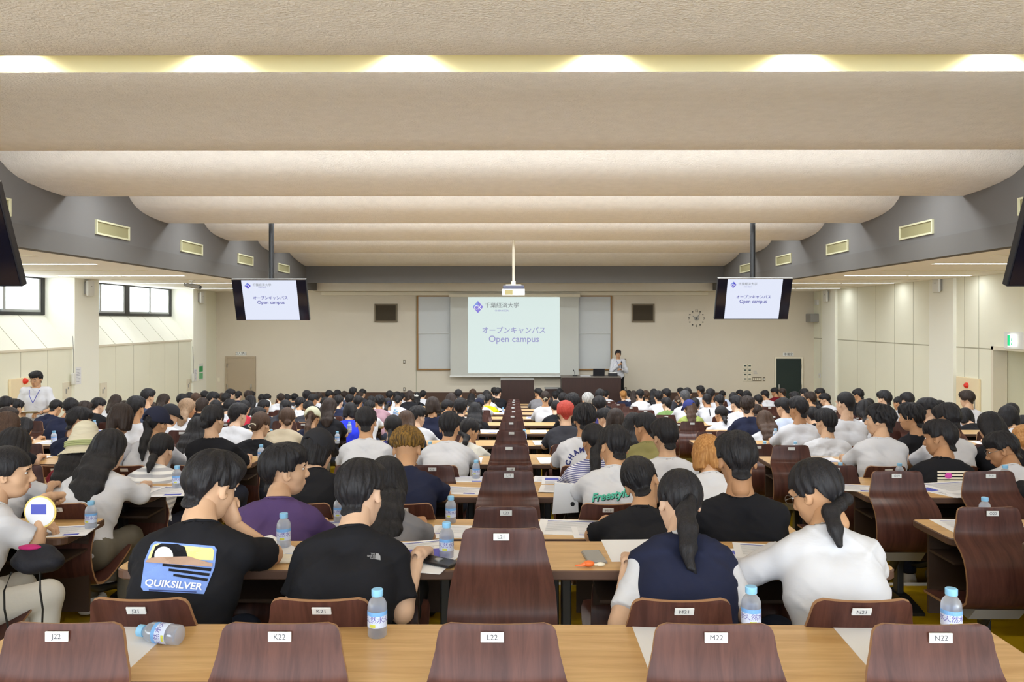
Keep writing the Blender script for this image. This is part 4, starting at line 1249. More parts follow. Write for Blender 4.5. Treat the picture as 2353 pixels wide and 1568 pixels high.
# ---- hair
def hair_parts(style, h, seed, Rh, hc, sk, thick=.020, hs=1.0, hat=False):
    """Hair modelled in head space; returns the mesh in person space."""
    rr = random.Random(seed)
    inv = lambda p: (Rh.T @ (np.array(p) - hc)) / hs
    long_ = style in ('long', 'half')
    lo = np.array((-.125, -.17, -.15)); hi = np.array((.125, .13, .17))
    chain = []
    if style in ('long', 'half', 'pony', 'side'):
        P = sk['P']
        ts = {'long': (.80, .68, .56, .44), 'half': (.80, .70, .60), 'pony': (.84, .73, .62, .52), 'side': (.82, .72, .64)}[style]
        for t in ts:
            d, n = tangent(P, min(t, .9))
            off = {'long': .105, 'half': .10, 'pony': .125, 'side': .11}[style]
            if t > .75: off -= .02
            chain.append(inv(P(t) - n * off))
        lo = np.minimum(lo, np.min(chain, 0) - .13); hi = np.maximum(hi, np.max(chain, 0) + .10)
    g = Field(lo, hi, h)
    X, Y, Z = g.grid()
    th = {'crew': .007, 'pony': .013, 'bun': .013, 'side': .014, 'under': .03, 'bald': .006}.get(style, thick)
    g.ell((0, -.017, .030), (.074 + th * (.72 if style in ('short', 'crew', 'wavy') else 1), .093 + th * .95, .089 + th), 0)
    if style in ('short', 'wavy', 'under', 'mop'):
        g.ell((0, .03, .085), (.066 + th, .06, .03 + th * .7), .03)          # fringe volume
    if style in ('short', 'wavy', 'crew', 'mop', 'pony', 'side', 'bun'):
        g.cap((0, -.030, -.03), (0, -.041, -.105), .057 * (1 if style in ('short', 'wavy', 'crew', 'mop') else .93), .0555 * (1 if style in ('short', 'wavy', 'crew', 'mop') else .93), .02)
    if style == 'bob' or long_:
        for s in (-1, 1): g.cap((s * .066, -.03, .0), (s * .068, -.035, -.075), .032, .030, .03)
        g.cap((-.04, -.078, -.02), (-.045, -.075, -.085), .04, .034, .03); g.cap((.04, -.078, -.02), (.045, -.075, -.085), .04, .034, .03)
    sm = lambda a, b, v: np.clip((v - a) / (b - a), 0, 1) ** 2 * (3 - 2 * np.clip((v - a) / (b - a), 0, 1))
    nape = {'short': -.098, 'wavy': -.10, 'crew': -.085, 'under': -.03, 'bald': -.06, 'bob': -.105, 'long': -.3, 'half': -.3, 'pony': -.07, 'bun': -.07, 'side': -.07, 'mop': -.075}[style]
    sides = {'short': .012, 'wavy': -.015, 'crew': .0, 'under': .02, 'bald': -.01, 'bob': -.10, 'long': -.12, 'half': -.12, 'pony': .0, 'bun': .0, 'side': -.0, 'mop': -.02}[style]
    front = {'crew': .07, 'bald': .10}.get(style, .046)
    fb = nape + (sides - nape) * sm(-.074, -.044, Y) + (.030 * np.minimum((X / .055) ** 2, 1.6) if style in ('short', 'wavy', 'crew', 'pony', 'bun', 'side', 'mop') else 0) * (1 - sm(-.06, -.04, Y)); fb = fb + (front - sides) * sm(.015, .05, Y)
    if style in ('bob', 'long', 'half'):
        fb = nape + (sides - nape) * sm(-.05, -.01, Y); fb = fb + (front - sides) * sm(.03, .055, Y)
    g.f = np.maximum(g.f, (fb - Z).astype(np.float32))
    if style in ('short', 'under', 'mop', 'wavy', 'crew'):                    # taper the hair towards the nape
        low = 1 - sm(nape + .005, nape + .085, Z)
        g.f = g.f + (low * (th - .005) * (Y < .02) * sm(-.075, -.045, Z)).astype(np.float32)
    if hat: g.f = np.maximum(g.f, (Z - .050 - .0 * X).astype(np.float32))
    if chain:
        if style in ('long', 'half'):
            w0, w1 = (.072, .085) if style == 'long' else (.065, .06)
            m = 5
            for j in range(m):
                u = -1 + 2 * j / (m - 1)
                prev = np.array((u * w0, -.075 + .025 * abs(u), -.03))
                for i, c in enumerate(chain):
                    f_ = (i + 1) / len(chain)
                    q = c + np.array((u * (w0 + (w1 - w0) * f_) * (1.0 - .35 * (f_ > .9)), .01 * abs(u), rr.uniform(-.012, .012)))
                    g.cap(prev, q, .032 - .004 * f_, .030 - .016 * f_, .035); prev = q
        else:
            tie = np.array((0, -.112, -.012)) if style == 'pony' else np.array((.0, -.10, -.06))
            g.ell(tie, (.02, .022, .02), .01)
            rs = {'pony': (.020, .034, .036, .030, .008), 'side': (.02, .03, .026, .010)}[style]
            prev = tie + np.array((0, -.015, 0))
            for i, c in enumerate(chain):
                g.cap(prev, c, rs[i], rs[i + 1], .015)
                if style == 'pony' and i >= 1:
                    for e in range(4): g.cap(prev + np.array((rr.uniform(-.02, .02), 0, 0)), c + np.array((rr.uniform(-.03, .03), rr.uniform(-.01, .01), rr.uniform(-.03, .0))), rs[i] * .5, .006, .012)
                prev = c
    if style == 'bun':
        g.ell((0, -.118, -.045), (.036, .030, .034), .012); g.ell((.012, -.13, -.04), (.02, .02, .018), .008); g.ell((-.014, -.128, -.055), (.018, .018, .016), .008)
    # strands that fan out from the crown
    phi = np.arctan2(X - .004, -(Y + .035)); rad = np.sqrt(X ** 2 + (Y + .035) ** 2)
    amp = {'crew': .0015, 'bald': .001, 'pony': .002, 'bun': .0025, 'side': .002, 'bob': .003, 'long': .003, 'half': .003, 'under': .007, 'wavy': .007, 'mop': .004}.get(style, .0034)
    d = 0
    for i in range(7):
        n = rr.choice((9, 13, 17, 23, 29, 37, 43)); ph = rr.uniform(0, 6.3)
        curl = rr.uniform(8, 20) * (2.2 if style in ('under', 'wavy') else .5 if style in ('short', 'mop', 'crew') else .08)
        d = d + np.sin(n * phi + ph + curl * (Z + rad * .8) + (1.3 if style in ('under', 'wavy', 'short') else .35) * np.sin(35 * Z + ph)) * (1.0 if n < 20 else .6)
    fade = sm(-.085, -.045, Z) if style in ('short', 'wavy', 'crew', 'mop') else 1.0
    g.f += (amp * .45 * d * sm(.008, .05, rad) * fade).astype(np.float32)
    V, F = g.mesh()
    return [xf((V * hs, F), Rh, hc)]
def cap_parts(h, Rh, hc, back=False, hat=False, hs=1.0):
    g = Field((-.2, -.25, -.07), (.2, .25, .19), h)
    if hat:
        g.cap((0, -.02, .02), (0, -.02, .105), .126, .088, 0)
        X, Y, Z = g.grid()
        r = np.sqrt(X ** 2 + (Y + .02) ** 2)
        brim = np.maximum(np.abs(Z + .022 + (r - .12) * .9) - .006, np.maximum(r - .172, .10 - r))
        g.f = np.minimum(np.maximum(g.f, -(Z + .034)), brim.astype(np.float32))
    else:
        g.ell((0, -.015, .035), (.098, .118, .112), 0)
        X, Y, Z = g.grid()
        s = -1 if back else 1
        bz = .028 + .02 * (X / .09) ** 2
        yy = (Y + .015) * s
        brim = np.maximum(np.abs(Z - bz + (yy - .10) * .25) - .005, np.maximum(np.sqrt((X / .08) ** 2 + ((yy - .08) / .1) ** 2) * .08 - .08, .06 - yy))
        cut = .012 - Z
        g.f = np.maximum(g.f, cut.astype(np.float32))
        if not hat:
            arch = .045 - np.sqrt(X ** 2 + (Z - .012) ** 2); arch = np.maximum(-arch, -(-(Y * s) - .07))
            g.f = np.maximum(g.f, -arch.astype(np.float32))
        g.f = np.minimum(g.f, brim.astype(np.float32))
    V, F = g.mesh()
    return [xf((V * hs, F), Rh, hc)]

# ---- materials for people
def hair_mat(name, c, c2=None, rough=.46):
    return mat('hair_' + name, c, rough, .2, noise=((120, 120, 9), .45, c2 or tuple(min(1, x * 1.8 + .003) for x in c)), bump=((260, 260, 16), .7, .004))
HAIR = {'K': hair_mat('black', (.010, .009, .010)), 'D': hair_mat('dark_brown', (.022, .014, .011)), 'B': hair_mat('brown', (.050, .028, .018)), 'L': hair_mat('ash_brown', srgb(128, 104, 82)),
        'G': hair_mat('gold_brown', srgb(142, 92, 44), srgb(190, 140, 84)), 'R': hair_mat('red', srgb(168, 52, 44), srgb(196, 84, 70)), 'Y': hair_mat('grey', srgb(120, 118, 116), srgb(190, 188, 184)), 'O': hair_mat('two_tone', srgb(44, 34, 26), srgb(150, 112, 48)), 'S': hair_mat('dark_grey', srgb(48, 48, 52), srgb(96, 96, 98))}
HWORD = {'K': 'black', 'D': 'dark brown', 'B': 'brown', 'L': 'light brown', 'G': 'golden-brown', 'R': 'bright red', 'Y': 'grey-white', 'O': 'blond-tipped', 'S': 'greying black'}
SWORD = {'short': 'short hair', 'crew': 'crew cut', 'bald': 'thinning hair', 'bob': 'bob', 'long': 'long hair', 'half': 'shoulder-length hair', 'pony': 'ponytail', 'side': 'low ponytail', 'bun': 'hair bun', 'under': 'curly undercut', 'wavy': 'wavy hair', 'mop': 'mop of hair'}
SH = {'w': ('white', (210, 210, 215)), 'k': ('black', (30, 30, 34)), 'n': ('navy', (36, 40, 62)), 'g': ('grey', (128, 126, 130)), 'dg': ('charcoal', (58, 58, 64)), 'lb': ('pale blue', (196, 206, 228)), 'bl': ('bright blue', (48, 62, 220)), 'gr': ('green', (120, 150, 90)), 'ol': ('olive', (134, 126, 80)), 'be': ('beige', (186, 172, 148)),
      'rd': ('red', (176, 44, 60)), 'mr': ('maroon', (112, 24, 34)), 'pk': ('mauve', (166, 132, 142)), 'pu': ('purple', (88, 68, 112)), 'li': ('lilac', (200, 200, 222)), 'ye': ('yellow', (226, 222, 30)), 'lg': ('light green', (160, 172, 96)), 'ib': ('indigo', (64, 62, 120)), 'st': ('striped', (226, 226, 230)), 'cr': ('cream', (212, 208, 198)), 'sb': ('slate blue', (70, 80, 104))}
def cloth(code):
    nm, c = SH[code]
    return mat('cloth_' + nm.replace(' ', '_'), srgb(*c), .85, .15, noise=((4, 4, 4), .10), bump=((7, 7, 16), .25, .02))
def striped(name, c1, c2, scale):
    m = bpy.data.materials.new(name); m.use_nodes = True
    nt = m.node_tree; N = nt.nodes; L = nt.links; b = N['Principled BSDF']; b.inputs['Roughness'].default_value = .85
    tc = N.new('ShaderNodeTexCoord'); w = N.new('ShaderNodeTexWave'); w.bands_direction = 'Z'; w.inputs['Scale'].default_value = scale; w.inputs['Distortion'].default_value = 1.2; w.inputs['Detail Scale'].default_value = .4
    r = N.new('ShaderNodeValToRGB'); r.color_ramp.interpolation = 'CONSTANT'
    r.color_ramp.elements[0].color = (*c1, 1); r.color_ramp.elements[1].color = (*c2, 1); r.color_ramp.elements[1].position = .5
    L.new(tc.outputs['Object'], w.inputs['Vector']); L.new(w.outputs['Fac'], r.inputs['Fac']); L.new(r.outputs[0], b.inputs['Base Color'])
    return m
M_stripe = striped('cloth_blue_white_stripe', srgb(224, 224, 234), srgb(96, 98, 150), 28)
M_stripe2 = striped('cloth_thin_grey_stripe', srgb(230, 229, 228), srgb(176, 176, 182), 9)
M_skin = [mat('skin_%d' % i, srgb(*c), .55, .3, noise=((18, 18, 18), .08), bump=((60, 60, 60), .08, .004)) for i, c in enumerate(((206, 166, 134), (194, 149, 112), (212, 175, 147), (180, 134, 98)))]
M_trou = [mat('trousers_%d' % i, srgb(*c), .85, .15, noise=((6, 6, 6), .12)) for i, c in enumerate(((34, 36, 48), (28, 28, 30), (110, 104, 92), (60, 66, 84)))]
M_shoe = [mat('shoe_%d' % i, srgb(*c), .6, .3) for i, c in enumerate(((26, 26, 28), (220, 218, 212), (120, 112, 100)))]
M_capc = {'navy': mat('cap_navy', srgb(40, 42, 58), .85, .15), 'black': mat('cap_black', srgb(40, 40, 44), .8, .2), 'beige': mat('cap_beige', srgb(194, 192, 166), .85, .15), 'blue': mat('cap_blue', srgb(56, 62, 120), .85, .15), 'straw': mat('hat_straw', srgb(214, 206, 182), .9, .1, noise=((2, 2, 60), .12), bump=((4, 4, 160), .6, .01))}
LEGS = {}
CACHE = {}
def set_mat(o, m):
    o.material_slots[0].link = 'OBJECT'; o.material_slots[0].material = m
# ------------------------------------------------------------------ the audience
# pixel of the head's top centre, head width, hair style + colour, shirt; options
CROWD = [
(10,911,40,'short','K','w',{}),(34,917,27,'short','K','n',{}),(18,935,40,'short','D','k',{}),(18,946,58,'long','B','k',{}),(53,960,30,'long','K','w',{}),
(128,919,29,'short','K','n',{}),(159,915,39,'short','K','n',{}),(195,921,29,'short','D','k',{}),(224,914,35,'short','K','k',{'yaw':20}),(182,935,56,'short','K','n',{'yaw':35}),
(265,907,27,'half','D','w',{'yaw':15}),(310,910,37,'short','K','w',{}),(339,893,32,'short','K','sb',{'yaw':25}),(286,921,22,'short','D','w',{}),(377,905,25,'half','D','w',{'yaw':40}),(351,925,23,'short','D','k',{}),
(278,927,58,'bob','D','w',{}),(360,936,53,'pony','K','w',{'cap':'navy','yaw':18,'sl':'long'}),(391,930,34,'short','K','w',{'cap':'black','yaw':30}),(429,916,36,'half','L','w',{'yaw':40,'sl':'none'}),
(417,905,22,'short','K','lb',{}),(436,902,22,'short','K','w',{}),(449,903,16,'short','B','w',{}),(455,958,52,'long','K','k',{'row':16}),
(470,898,19,'short','K','k',{}),(490,900,24,'short','K','w',{'yaw':30}),(510,903,20,'short','B','w',{}),(528,894,21,'short','K','k',{'yaw':35}),(518,903,24,'short','K','k',{}),(549,898,18,'bun','K','n',{}),(569,898,20,'short','D','w',{}),(577,899,16,'short','K','k',{}),
(576,908,24,'long','K','w',{}),(466,914,25,'bob','D','k',{'yaw':30}),(495,919,28,'short','K','w',{}),(528,917,29,'short','K','w',{}),(562,919,29,'pony','K','rd',{'yaw':25}),(601,906,16,'short','K','w',{}),(613,905,18,'short','K','w',{}),(607,918,26,'short','K','n',{'cap':'white','yaw':25}),
(490,928,50,'bun','K','k',{'row':17,'yaw':12,'collar':1,'w':['e1']}),(546,926,42,'short','K','w',{'yaw':20,'collar':1}),(594,935,31,'short','K','k',{}),(599,945,48,'bun','B','k',{'row':16,'clip':1}),(660,935,36,'bun','B','be',{}),
(645,904,18,'short','D','w',{}),(659,906,18,'short','K','w',{}),(656,918,29,'pony','K','dg',{}),(677,904,18,'short','K','dg',{}),
(704,897,20,'short','K','w',{}),(719,905,23,'short','K','k',{}),(731,901,19,'short','D','w',{}),(738,910,17,'short','K','k',{}),(689,913,24,'short','K','w',{'yaw':15}),(709,921,25,'short','K','dg',{}),(756,897,17,'short','K','k',{'yaw':20}),(775,896,18,'short','K','w',{}),(791,899,14,'short','D','w',{}),
(811,890,18,'short','K','sb',{}),(833,894,15,'short','K','dg',{'yaw':20}),(826,900,13,'short','D','k',{}),(747,913,21,'short','K','w',{}),(758,915,33,'half','D','k',{}),(777,908,25,'short','K','n',{}),(803,906,23,'short','K','sb',{}),(823,909,26,'short','K','dg',{}),(853,910,17,'short','K','w',{}),(872,908,25,'wavy','K','pk',{}),(849,920,24,'short','K','w',{}),(805,925,31,'bob','K','bl',{}),
(718,936,32,'pony','B','n',{'cap':'beige'}),(731,988,67,'bob','K','k',{'row':19,'cap':'black','yaw':25}),(841,935,57,'short','K','w',{'row':17}),(891,914,20,'pony','K','li',{'scr':1}),(895,898,16,'short','K','w',{}),
(912,900,15,'short','K','w',{}),(923,903,14,'short','K','w',{}),(915,908,18,'bun','K','li',{}),(941,898,20,'bob','D','k',{}),(959,902,15,'half','K','k',{'ribbon':1,'yaw':20}),(972,897,16,'short','K','w',{}),(994,912,39,'bob','D','n',{}),(1036,904,24,'half','D','k',{}),(1053,895,21,'short','K','w',{}),(1087,894,15,'short','B','cr',{}),(1083,904,16,'long','K','w',{}),(1027,919,28,'short','K','n',{'yaw':35}),(1058,915,36,'short','K','k',{}),(1092,925,34,'long','K','k',{'sl':'long'}),(1101,916,23,'short','K','dg',{'cap':'navy'}),(1105,907,20,'short','S','w',{}),(1118,897,20,'short','K','w',{}),
(959,932,38,'short','K','w',{'yaw':35,'sl':'long'}),(934,943,36,'long','B','dg',{}),(904,953,41,'side','K','ib',{}),(935,983,86,'under','O','n',{'row':19,'polo':1}),(1033,946,49,'short','K','w',{'row':17}),(1079,960,44,'side','K','cr',{'yaw':45,'nod':30,'collar':1}),
(1136,890,17,'short','K','k',{}),(1144,891,15,'short','K','k',{'yaw':20,'sl':'long'}),(1120,905,21,'short','K','ye',{'yaw':25,'twotone':1}),(1129,911,15,'short','K','w',{}),
(1237,892,19,'short','K','g',{'yaw':-35}),(1236,902,16,'short','K','w',{'yaw':-20}),(1253,898,25,'bun','D','w',{'clip':1}),(1261,914,22,'short','K','w',{'print':'band'}),(1277,918,24,'bald','K','k',{}),(1300,921,43,'mop','R','dg',{}),(1276,899,15,'short','K','w',{}),(1286,893,15,'short','K','w',{}),(1293,902,22,'short','K','k',{}),(1316,903,37,'wavy','K','k',{}),(1302,940,38,'short','K','w',{'yaw':-30}),(1343,926,52,'wavy','K','w',{'print':'champ'}),
(1351,902,27,'short','Y','w',{'yaw':-10}),(1379,893,14,'bun','K','k',{}),(1392,897,16,'short','K','w',{}),(1377,910,31,'short','K','ib',{}),(1355,923,24,'long','B','k',{}),(1432,898,15,'short','G','n',{}),(1444,897,14,'short','K','w',{}),(1456,898,16,'long','D','n',{}),(1471,895,14,'short','K','w',{}),(1471,906,15,'short','K','cr',{'yaw':-30}),(1484,897,17,'short','B','be',{}),(1502,894,14,'long','K','k',{}),(1513,898,20,'short','K','w',{}),(1532,893,19,'short','K','dg',{'yaw':-15}),(1531,913,22,'short','K','gr',{}),(1557,910,15,'bun','B','be',{'clip':1}),
(1391,938,30,'short','K','w',{'yaw':-30}),(1415,939,44,'bob','D','w',{}),(1455,948,46,'long','K','k',{'lab':'w'}),(1483,948,44,'short','K','ol',{'yaw':-35}),(1364,971,46,'pony','K','st',{'row':18,'yaw':-15}),(1412,977,70,'short','K','w',{'row':19,'print':'free'}),(1529,960,62,'short','K','w',{'row':18,'yaw':-10}),
(1564,891,14,'short','K','w',{}),(1580,890,24,'bun','K','k',{}),(1610,886,21,'short','K','w',{'yaw':-15}),(1633,893,24,'short','K','w',{}),(1660,898,16,'short','K','lb',{'yaw':20}),(1575,897,24,'short','S','w',{}),(1584,920,28,'long','B','lg',{'cap':'blue','yaw':-30}),(1597,915,20,'short','K','w',{}),(1625,904,23,'crew','K','w',{'print':'strip'}),(1653,907,24,'short','K','n',{}),(1685,902,22,'short','K','w',{}),(1701,896,15,'short','K','w',{}),(1717,898,22,'wavy','K','k',{}),(1658,932,29,'side','K','w',{}),(1693,909,28,'short','K','w',{'yaw':-20}),(1717,910,34,'wavy','D','n',{'collar':1}),(1743,907,23,'short','K','dg',{}),(1759,897,18,'short','K','w',{'yaw':-20}),(1738,929,24,'short','D','g',{}),(1756,943,42,'long','B','w',{'row':14}),
(1627,999,62,'bob','G','w',{'row':19}),(1694,991,92,'short','K','k',{'row':20}),
(1781,891,15,'short','K','mr',{'yaw':-50}),(1798,891,18,'crew','D','k',{'yaw':-20}),(1827,900,24,'short','K','k',{}),(1849,893,17,'short','K','k',{'yaw':-25}),(1862,900,25,'short','D','k',{}),(1885,892,23,'short','K','k',{'yaw':-30}),(1896,904,24,'short','K','w',{'yaw':-40}),(1799,914,33,'short','K','lb',{'collar':1}),(1835,911,39,'short','K','w',{}),(1868,914,25,'long','K','k',{}),(1866,935,30,'short','K','k',{}),(1897,938,52,'short','K','w',{'row':16,'yaw':-12}),(1943,898,42,'crew','K','w',{'yaw':-20}),(1972,893,25,'short','K','k',{'yaw':-20}),
(1997,916,21,'short','K','k',{}),(1986,919,30,'long','K','w',{}),(2033,897,27,'short','K','w',{'yaw':-25}),(2065,910,28,'crew','K','w',{'yaw':-25}),(2084,901,26,'short','K','k',{}),(2131,914,37,'short','K','k',{'yaw':-35}),(2160,920,22,'short','K','w',{}),(2021,928,76,'wavy','K','w',{'row':17,'yaw':-50,'nod':4}),(2093,925,56,'wavy','K','k',{'yaw':-35}),(2178,926,63,'short','K','w',{'yaw':-10}),(2159,964,78,'short','K','k',{'row':18,'yaw':-40,'print':'bars'}),
(2223,897,33,'mop','D','w',{'yaw':-15}),(2221,938,32,'bob','K','k',{}),(2275,947,56,'long','K','k',{}),(2322,926,34,'short','K','n',{}),(2318,932,42,'bob','K','w',{}),(2302,992,72,'short','K','w',{'row':18,'yaw':-60,'nod':25}),(2352,955,36,'short','K','n',{}),(2425,985,74,'half','K','k',{'row':19,'sl':'long'}),(2353,977,48,'long','G','w',{}),
(30,984,92,'long','K','w',{'row':19}),(252,986,86,'long','K','w',{'row':19,'sl':'threeq','collar':1}),(371,994,60,'side','K','w',{'row':18,'stripe2':1}),(196,984,58,'long','K','mr',{'row':18,'cap':'straw'}),
(18,1020,76,'side','K','w',{'row':20,'yaw':40,'nod':8,'fan':1}),
(487,1035,136,'short','K','k',{'row':21,'yaw':28,'print':'quik'}),(655,1017,100,'short','K','pu',{'row':20,'yaw':62,'nod':2}),(828,1055,122,'short','K','k',{'row':21,'yaw':12,'print':'tnf','crewlong':1}),(890,1049,82,'long','K','g',{'row':20}),
(1474,1049,90,'short','K','k',{'row':20,'roll':-22,'nod':32,'latx':.06}),(1561,1076,108,'pony','K','n',{'row':21,'vest':1,'fem':1}),(1875,1052,118,'side','K','w',{'row':21,'yaw':-38,'collar':1,'sl':'long','glasses':1}),
]
COLX = [c[0] for c in COLS]
taken = set()
def hip_y(r): return 1.67 + PITCH * (22 - r)
people = []
for idx, e in sorted(enumerate(CROWD), key=lambda t: -t[1][2]):
    px, py, w, st, hc_, shc, op = e
    best = []
    for r in range(1, 23):
        if 'row' in op and r != op['row']: continue
        D = hip_y(r) + .33
        p = at(px, py, D); zt = p.z - floor_z(r)
        cost = ((zt - 1.14) / .07) ** 2 + (math.log(w / (348 / D)) / .16) ** 2
        for c, x in enumerate(COLX):
            if (r, c) in taken: continue
            dx = abs(p.x - x)
            if dx < .8 and c not in (11, 14): best.append((cost + (dx / .17) ** 2, r, c))
    if not best: print('NO SEAT', e[:3]); continue
    cst, r, c = min(best)
    taken.add((r, c))
    people.append((idx, r, c, e, cst))
worst = sorted(people, key=lambda t: -t[4])[:12]
for t in worst: pass

def person_words(r, c): return '%s row from rear, %s' % (ORD[23 - r], ('first', 'second', 'centre', 'fourth', 'last')[COLS[c][2]] + ' seat of middle block' if COLS[c][1] == 'middle' else '%s from aisle, %s block' % (ORD[COLS[c][2] + 1], COLS[c][1]))

def legs(r, hz):
    h = .012 if r >= 20 else .018
    if h not in LEGS:
        sk = seated(.55, .3)
        LEGS[h] = (np_mesh('trousers', trouser_parts(sk, h), M_trou[0]), np_mesh('shoes', shoe_parts(sk, h), M_shoe[0]))
    return LEGS[h]
def neckband(o, me, sk, m, r=.0715):
    bvh = BVHTree.FromPolygons([v.co for v in me.vertices], [tuple(p.vertices) for p in me.polygons])
    d, n = tangent(sk['P'], .74); c = sk['P'](.70) + n * .008
    pts = []
    for k in range(33):
        t = 2 * PI * k / 32
        q = c + (np.array((1.0, 0, 0)) * math.cos(t) + n * math.sin(t)) * r
        hit = bvh.ray_cast(Vector(q + d * .14), Vector(-d))
        if hit[0] is None: continue
        pts.append(hit[0] + Vector(d) * .0015)
    if len(pts) > 24:
        for _ in range(2): pts = [(pts[i - 1 if i else -2] + pts[i] * 2 + pts[(i + 1) if i < len(pts) - 1 else 1]) / 4 for i in range(len(pts))]
        q = MB(); q.tube(pts, .0062, 8); q.build('neckband', m, o, smooth=True)
PEOPLE = {}
SPECIAL = {}
def make_person(idx, r, c, e):
    px, py, w, st, hcol, shc, op = e
    rr = random.Random(idx * 7 + 1)
    fem = op.get('fem', st in ('bob', 'long', 'half', 'pony', 'side', 'bun'))
    hs = .965 if fem else 1.0
    near = r >= 16
    hz = .46
    L = .655 * (.97 if fem else 1.0)
    F = .33
    for _ in range(4):
        p = at(px, py, hip_y(r) + F)
        R = p.z - floor_z(r) - .137 * hs - hz
        R = max(R, .36)
        F = math.sqrt(max(L * L - R * R, .09 ** 2)); F = min(F, .52)
    p = at(px, py, hip_y(r) + F)
    sx = COLS[c][0]
    yaw = op.get('yaw', rr.uniform(-14, 14)); nod = op.get('nod', 12 + 22 * F + rr.uniform(-7, 9)); roll = op.get('roll', rr.uniform(-5, 5))
    sl = op.get('sl', 'short')
    h1, h2, h3 = (.0095, .0085, .0047) if r >= 19 else (.012, .011, .006) if near else (.018, .016, .009)
    hh = .0045 if r >= 17 else .008
    scale = 1.0
    if near:
        hx = sx + max(-.16, min(.16, (p.x - sx) * .6)); lat = p.x - hx
        key = None
    else:
        hx = p.x; lat = 0.0
        Fq, Rq = round(F / .05) * .05, round(R / .05) * .05
        scale = (hz + R + .137 * hs) / (hz + Rq + .137 * hs)
        F, R = Fq, Rq
        yaw = round(yaw / 20) * 20; nod = round(nod / 12) * 12; roll = 0
        key = (st, fem, F, R, yaw, nod, sl, op.get('cap'))
    Rh = rot(yaw, nod, roll)
    arms = op.get('arms')
    b = (.87 if fem else .94) * (1 + rr.uniform(-.04, .04) * near)
    sk = seated(R, F, lat, b, ARMS.get(op.get('print') or ('fan' if 'fan' in op else None) or ('glasses' if 'glasses' in op else None) or ('vest' if 'vest' in op else None)) if near else None, hz)
    if 'print' in op and op['print'] == 'quik': sk['palm'] = {1: (-.3, .2, .9)}; sk['hdir'] = {1: (-.3, -.05, .8)}
    hc = sk['P'](1.0)
    if key is not None and key in CACHE:
        bm_, sm_, hm_, cm_ = CACHE[key]
    else:
        bm_ = np_mesh('person', body_parts(sk, hc, Rh, h1, fem, hh, hs, hands=r >= 12, rn=.048 if fem else .054), M_skin[0])
        if 'vest' in op:
            sm_ = np_mesh('vest', shirt_parts(sk, hc, Rh, h2, fem, seed=idx, loose=.02, nosleeve=True, neckr=.08), cloth('n'))
        else:
            sm_ = np_mesh('shirt', shirt_parts(sk, hc, Rh, h2, fem, 'short' if sl == 'none' else sl, seed=idx, loose=.016 if near else .018, nosleeve=sl == 'none'), cloth('w'))
        hm_ = np_mesh('hair', hair_parts(st, h3, idx, Rh, hc, sk, hs=hs, hat=bool(op.get('cap')) and op['cap'] != 'white'), HAIR['K'])
        cm_ = None
        cp = op.get('cap')
        if cp and cp != 'white': cm_ = np_mesh('sun_hat' if cp == 'straw' else 'cap', cap_parts(max(h3, .005), Rh, hc, cp == 'back', cp == 'straw', hs), M_capc['navy'])
        if key is not None: CACHE[key] = (bm_, sm_, hm_, cm_)
    o = link('person', bm_, None, (hx, hip_y(r), floor_z(r)))
    o.scale = (scale,) * 3
    if 'fan' in op:
        o.rotation_euler.z = -.5; o.location.x -= .09
    set_mat(o, M_skin[rr.choice((0, 0, 1, 2, 1, 3))])
    colr = SH[shc][0]
    s = link('vest' if 'vest' in op else 'shirt', sm_, o); set_mat(s, M_stripe if shc == 'st' else M_stripe2 if 'stripe2' in op else cloth(shc))
    hr = link('hair', hm_, o); set_mat(hr, HAIR[hcol])
    if cm_: set_mat(link('sun_hat' if op['cap'] == 'straw' else 'cap', cm_, o), M_capc[{'back': 'black'}.get(op['cap'], op['cap'])])
    tm, sm2 = legs(r, hz)
    t = link('trousers', tm, o); set_mat(t, cloth('cr') if 'fan' in op else M_trou[rr.randrange(4)])
    t = link('shoes', sm2, o); set_mat(t, M_shoe[rr.randrange(3)])
    if near and ('collar' in op or 'polo' in op or 'vest' in op):
        cmx = np_mesh('collar', collar_parts(sk, hc, Rh, .0065), cloth('w' if 'vest' in op else shc)); link('collar', cmx, o)
    elif r >= 17 and sl != 'none':
        neckband(o, sm_, sk, s.material_slots[0].material)
    if 'vest' in op:
        link('shirt', np_mesh('shirt', shirt_parts(sk, hc, Rh, h2, fem, 'short', seed=idx + 5, loose=.010), cloth('w')), o)
    gar = 'vest' if 'vest' in op else ('polo shirt' if 'polo' in op else 'shirt' if ('collar' in op or sl != 'short') else 'top')
    hw = ('%s %s' % (HWORD[hcol], SWORD[st]))
    if op.get('cap'): hw = {'navy': 'navy cap', 'black': 'black cap', 'beige': 'beige cap', 'blue': 'blue cap', 'straw': 'straw hat', 'back': 'backwards cap', 'white': 'white headband'}[op['cap']]
    lb = 'person, %s, %s %s, %s' % (hw, colr, gar, person_words(r, c))
    if len(lb.split()) > 16: lb = lb.replace(' block', '')
    if len(lb.split()) > 16: lb = lb.replace(' from rear', '')
    tag(o, lb, 'person', 'seated audience')
    PEOPLE[(px, py)] = o
    SPECIAL[(px, py)] = dict(o=o, sk=sk, hc=hc, Rh=Rh, shirt=s, F=F, R=R, r=r, c=c, hs=hs)
    return o
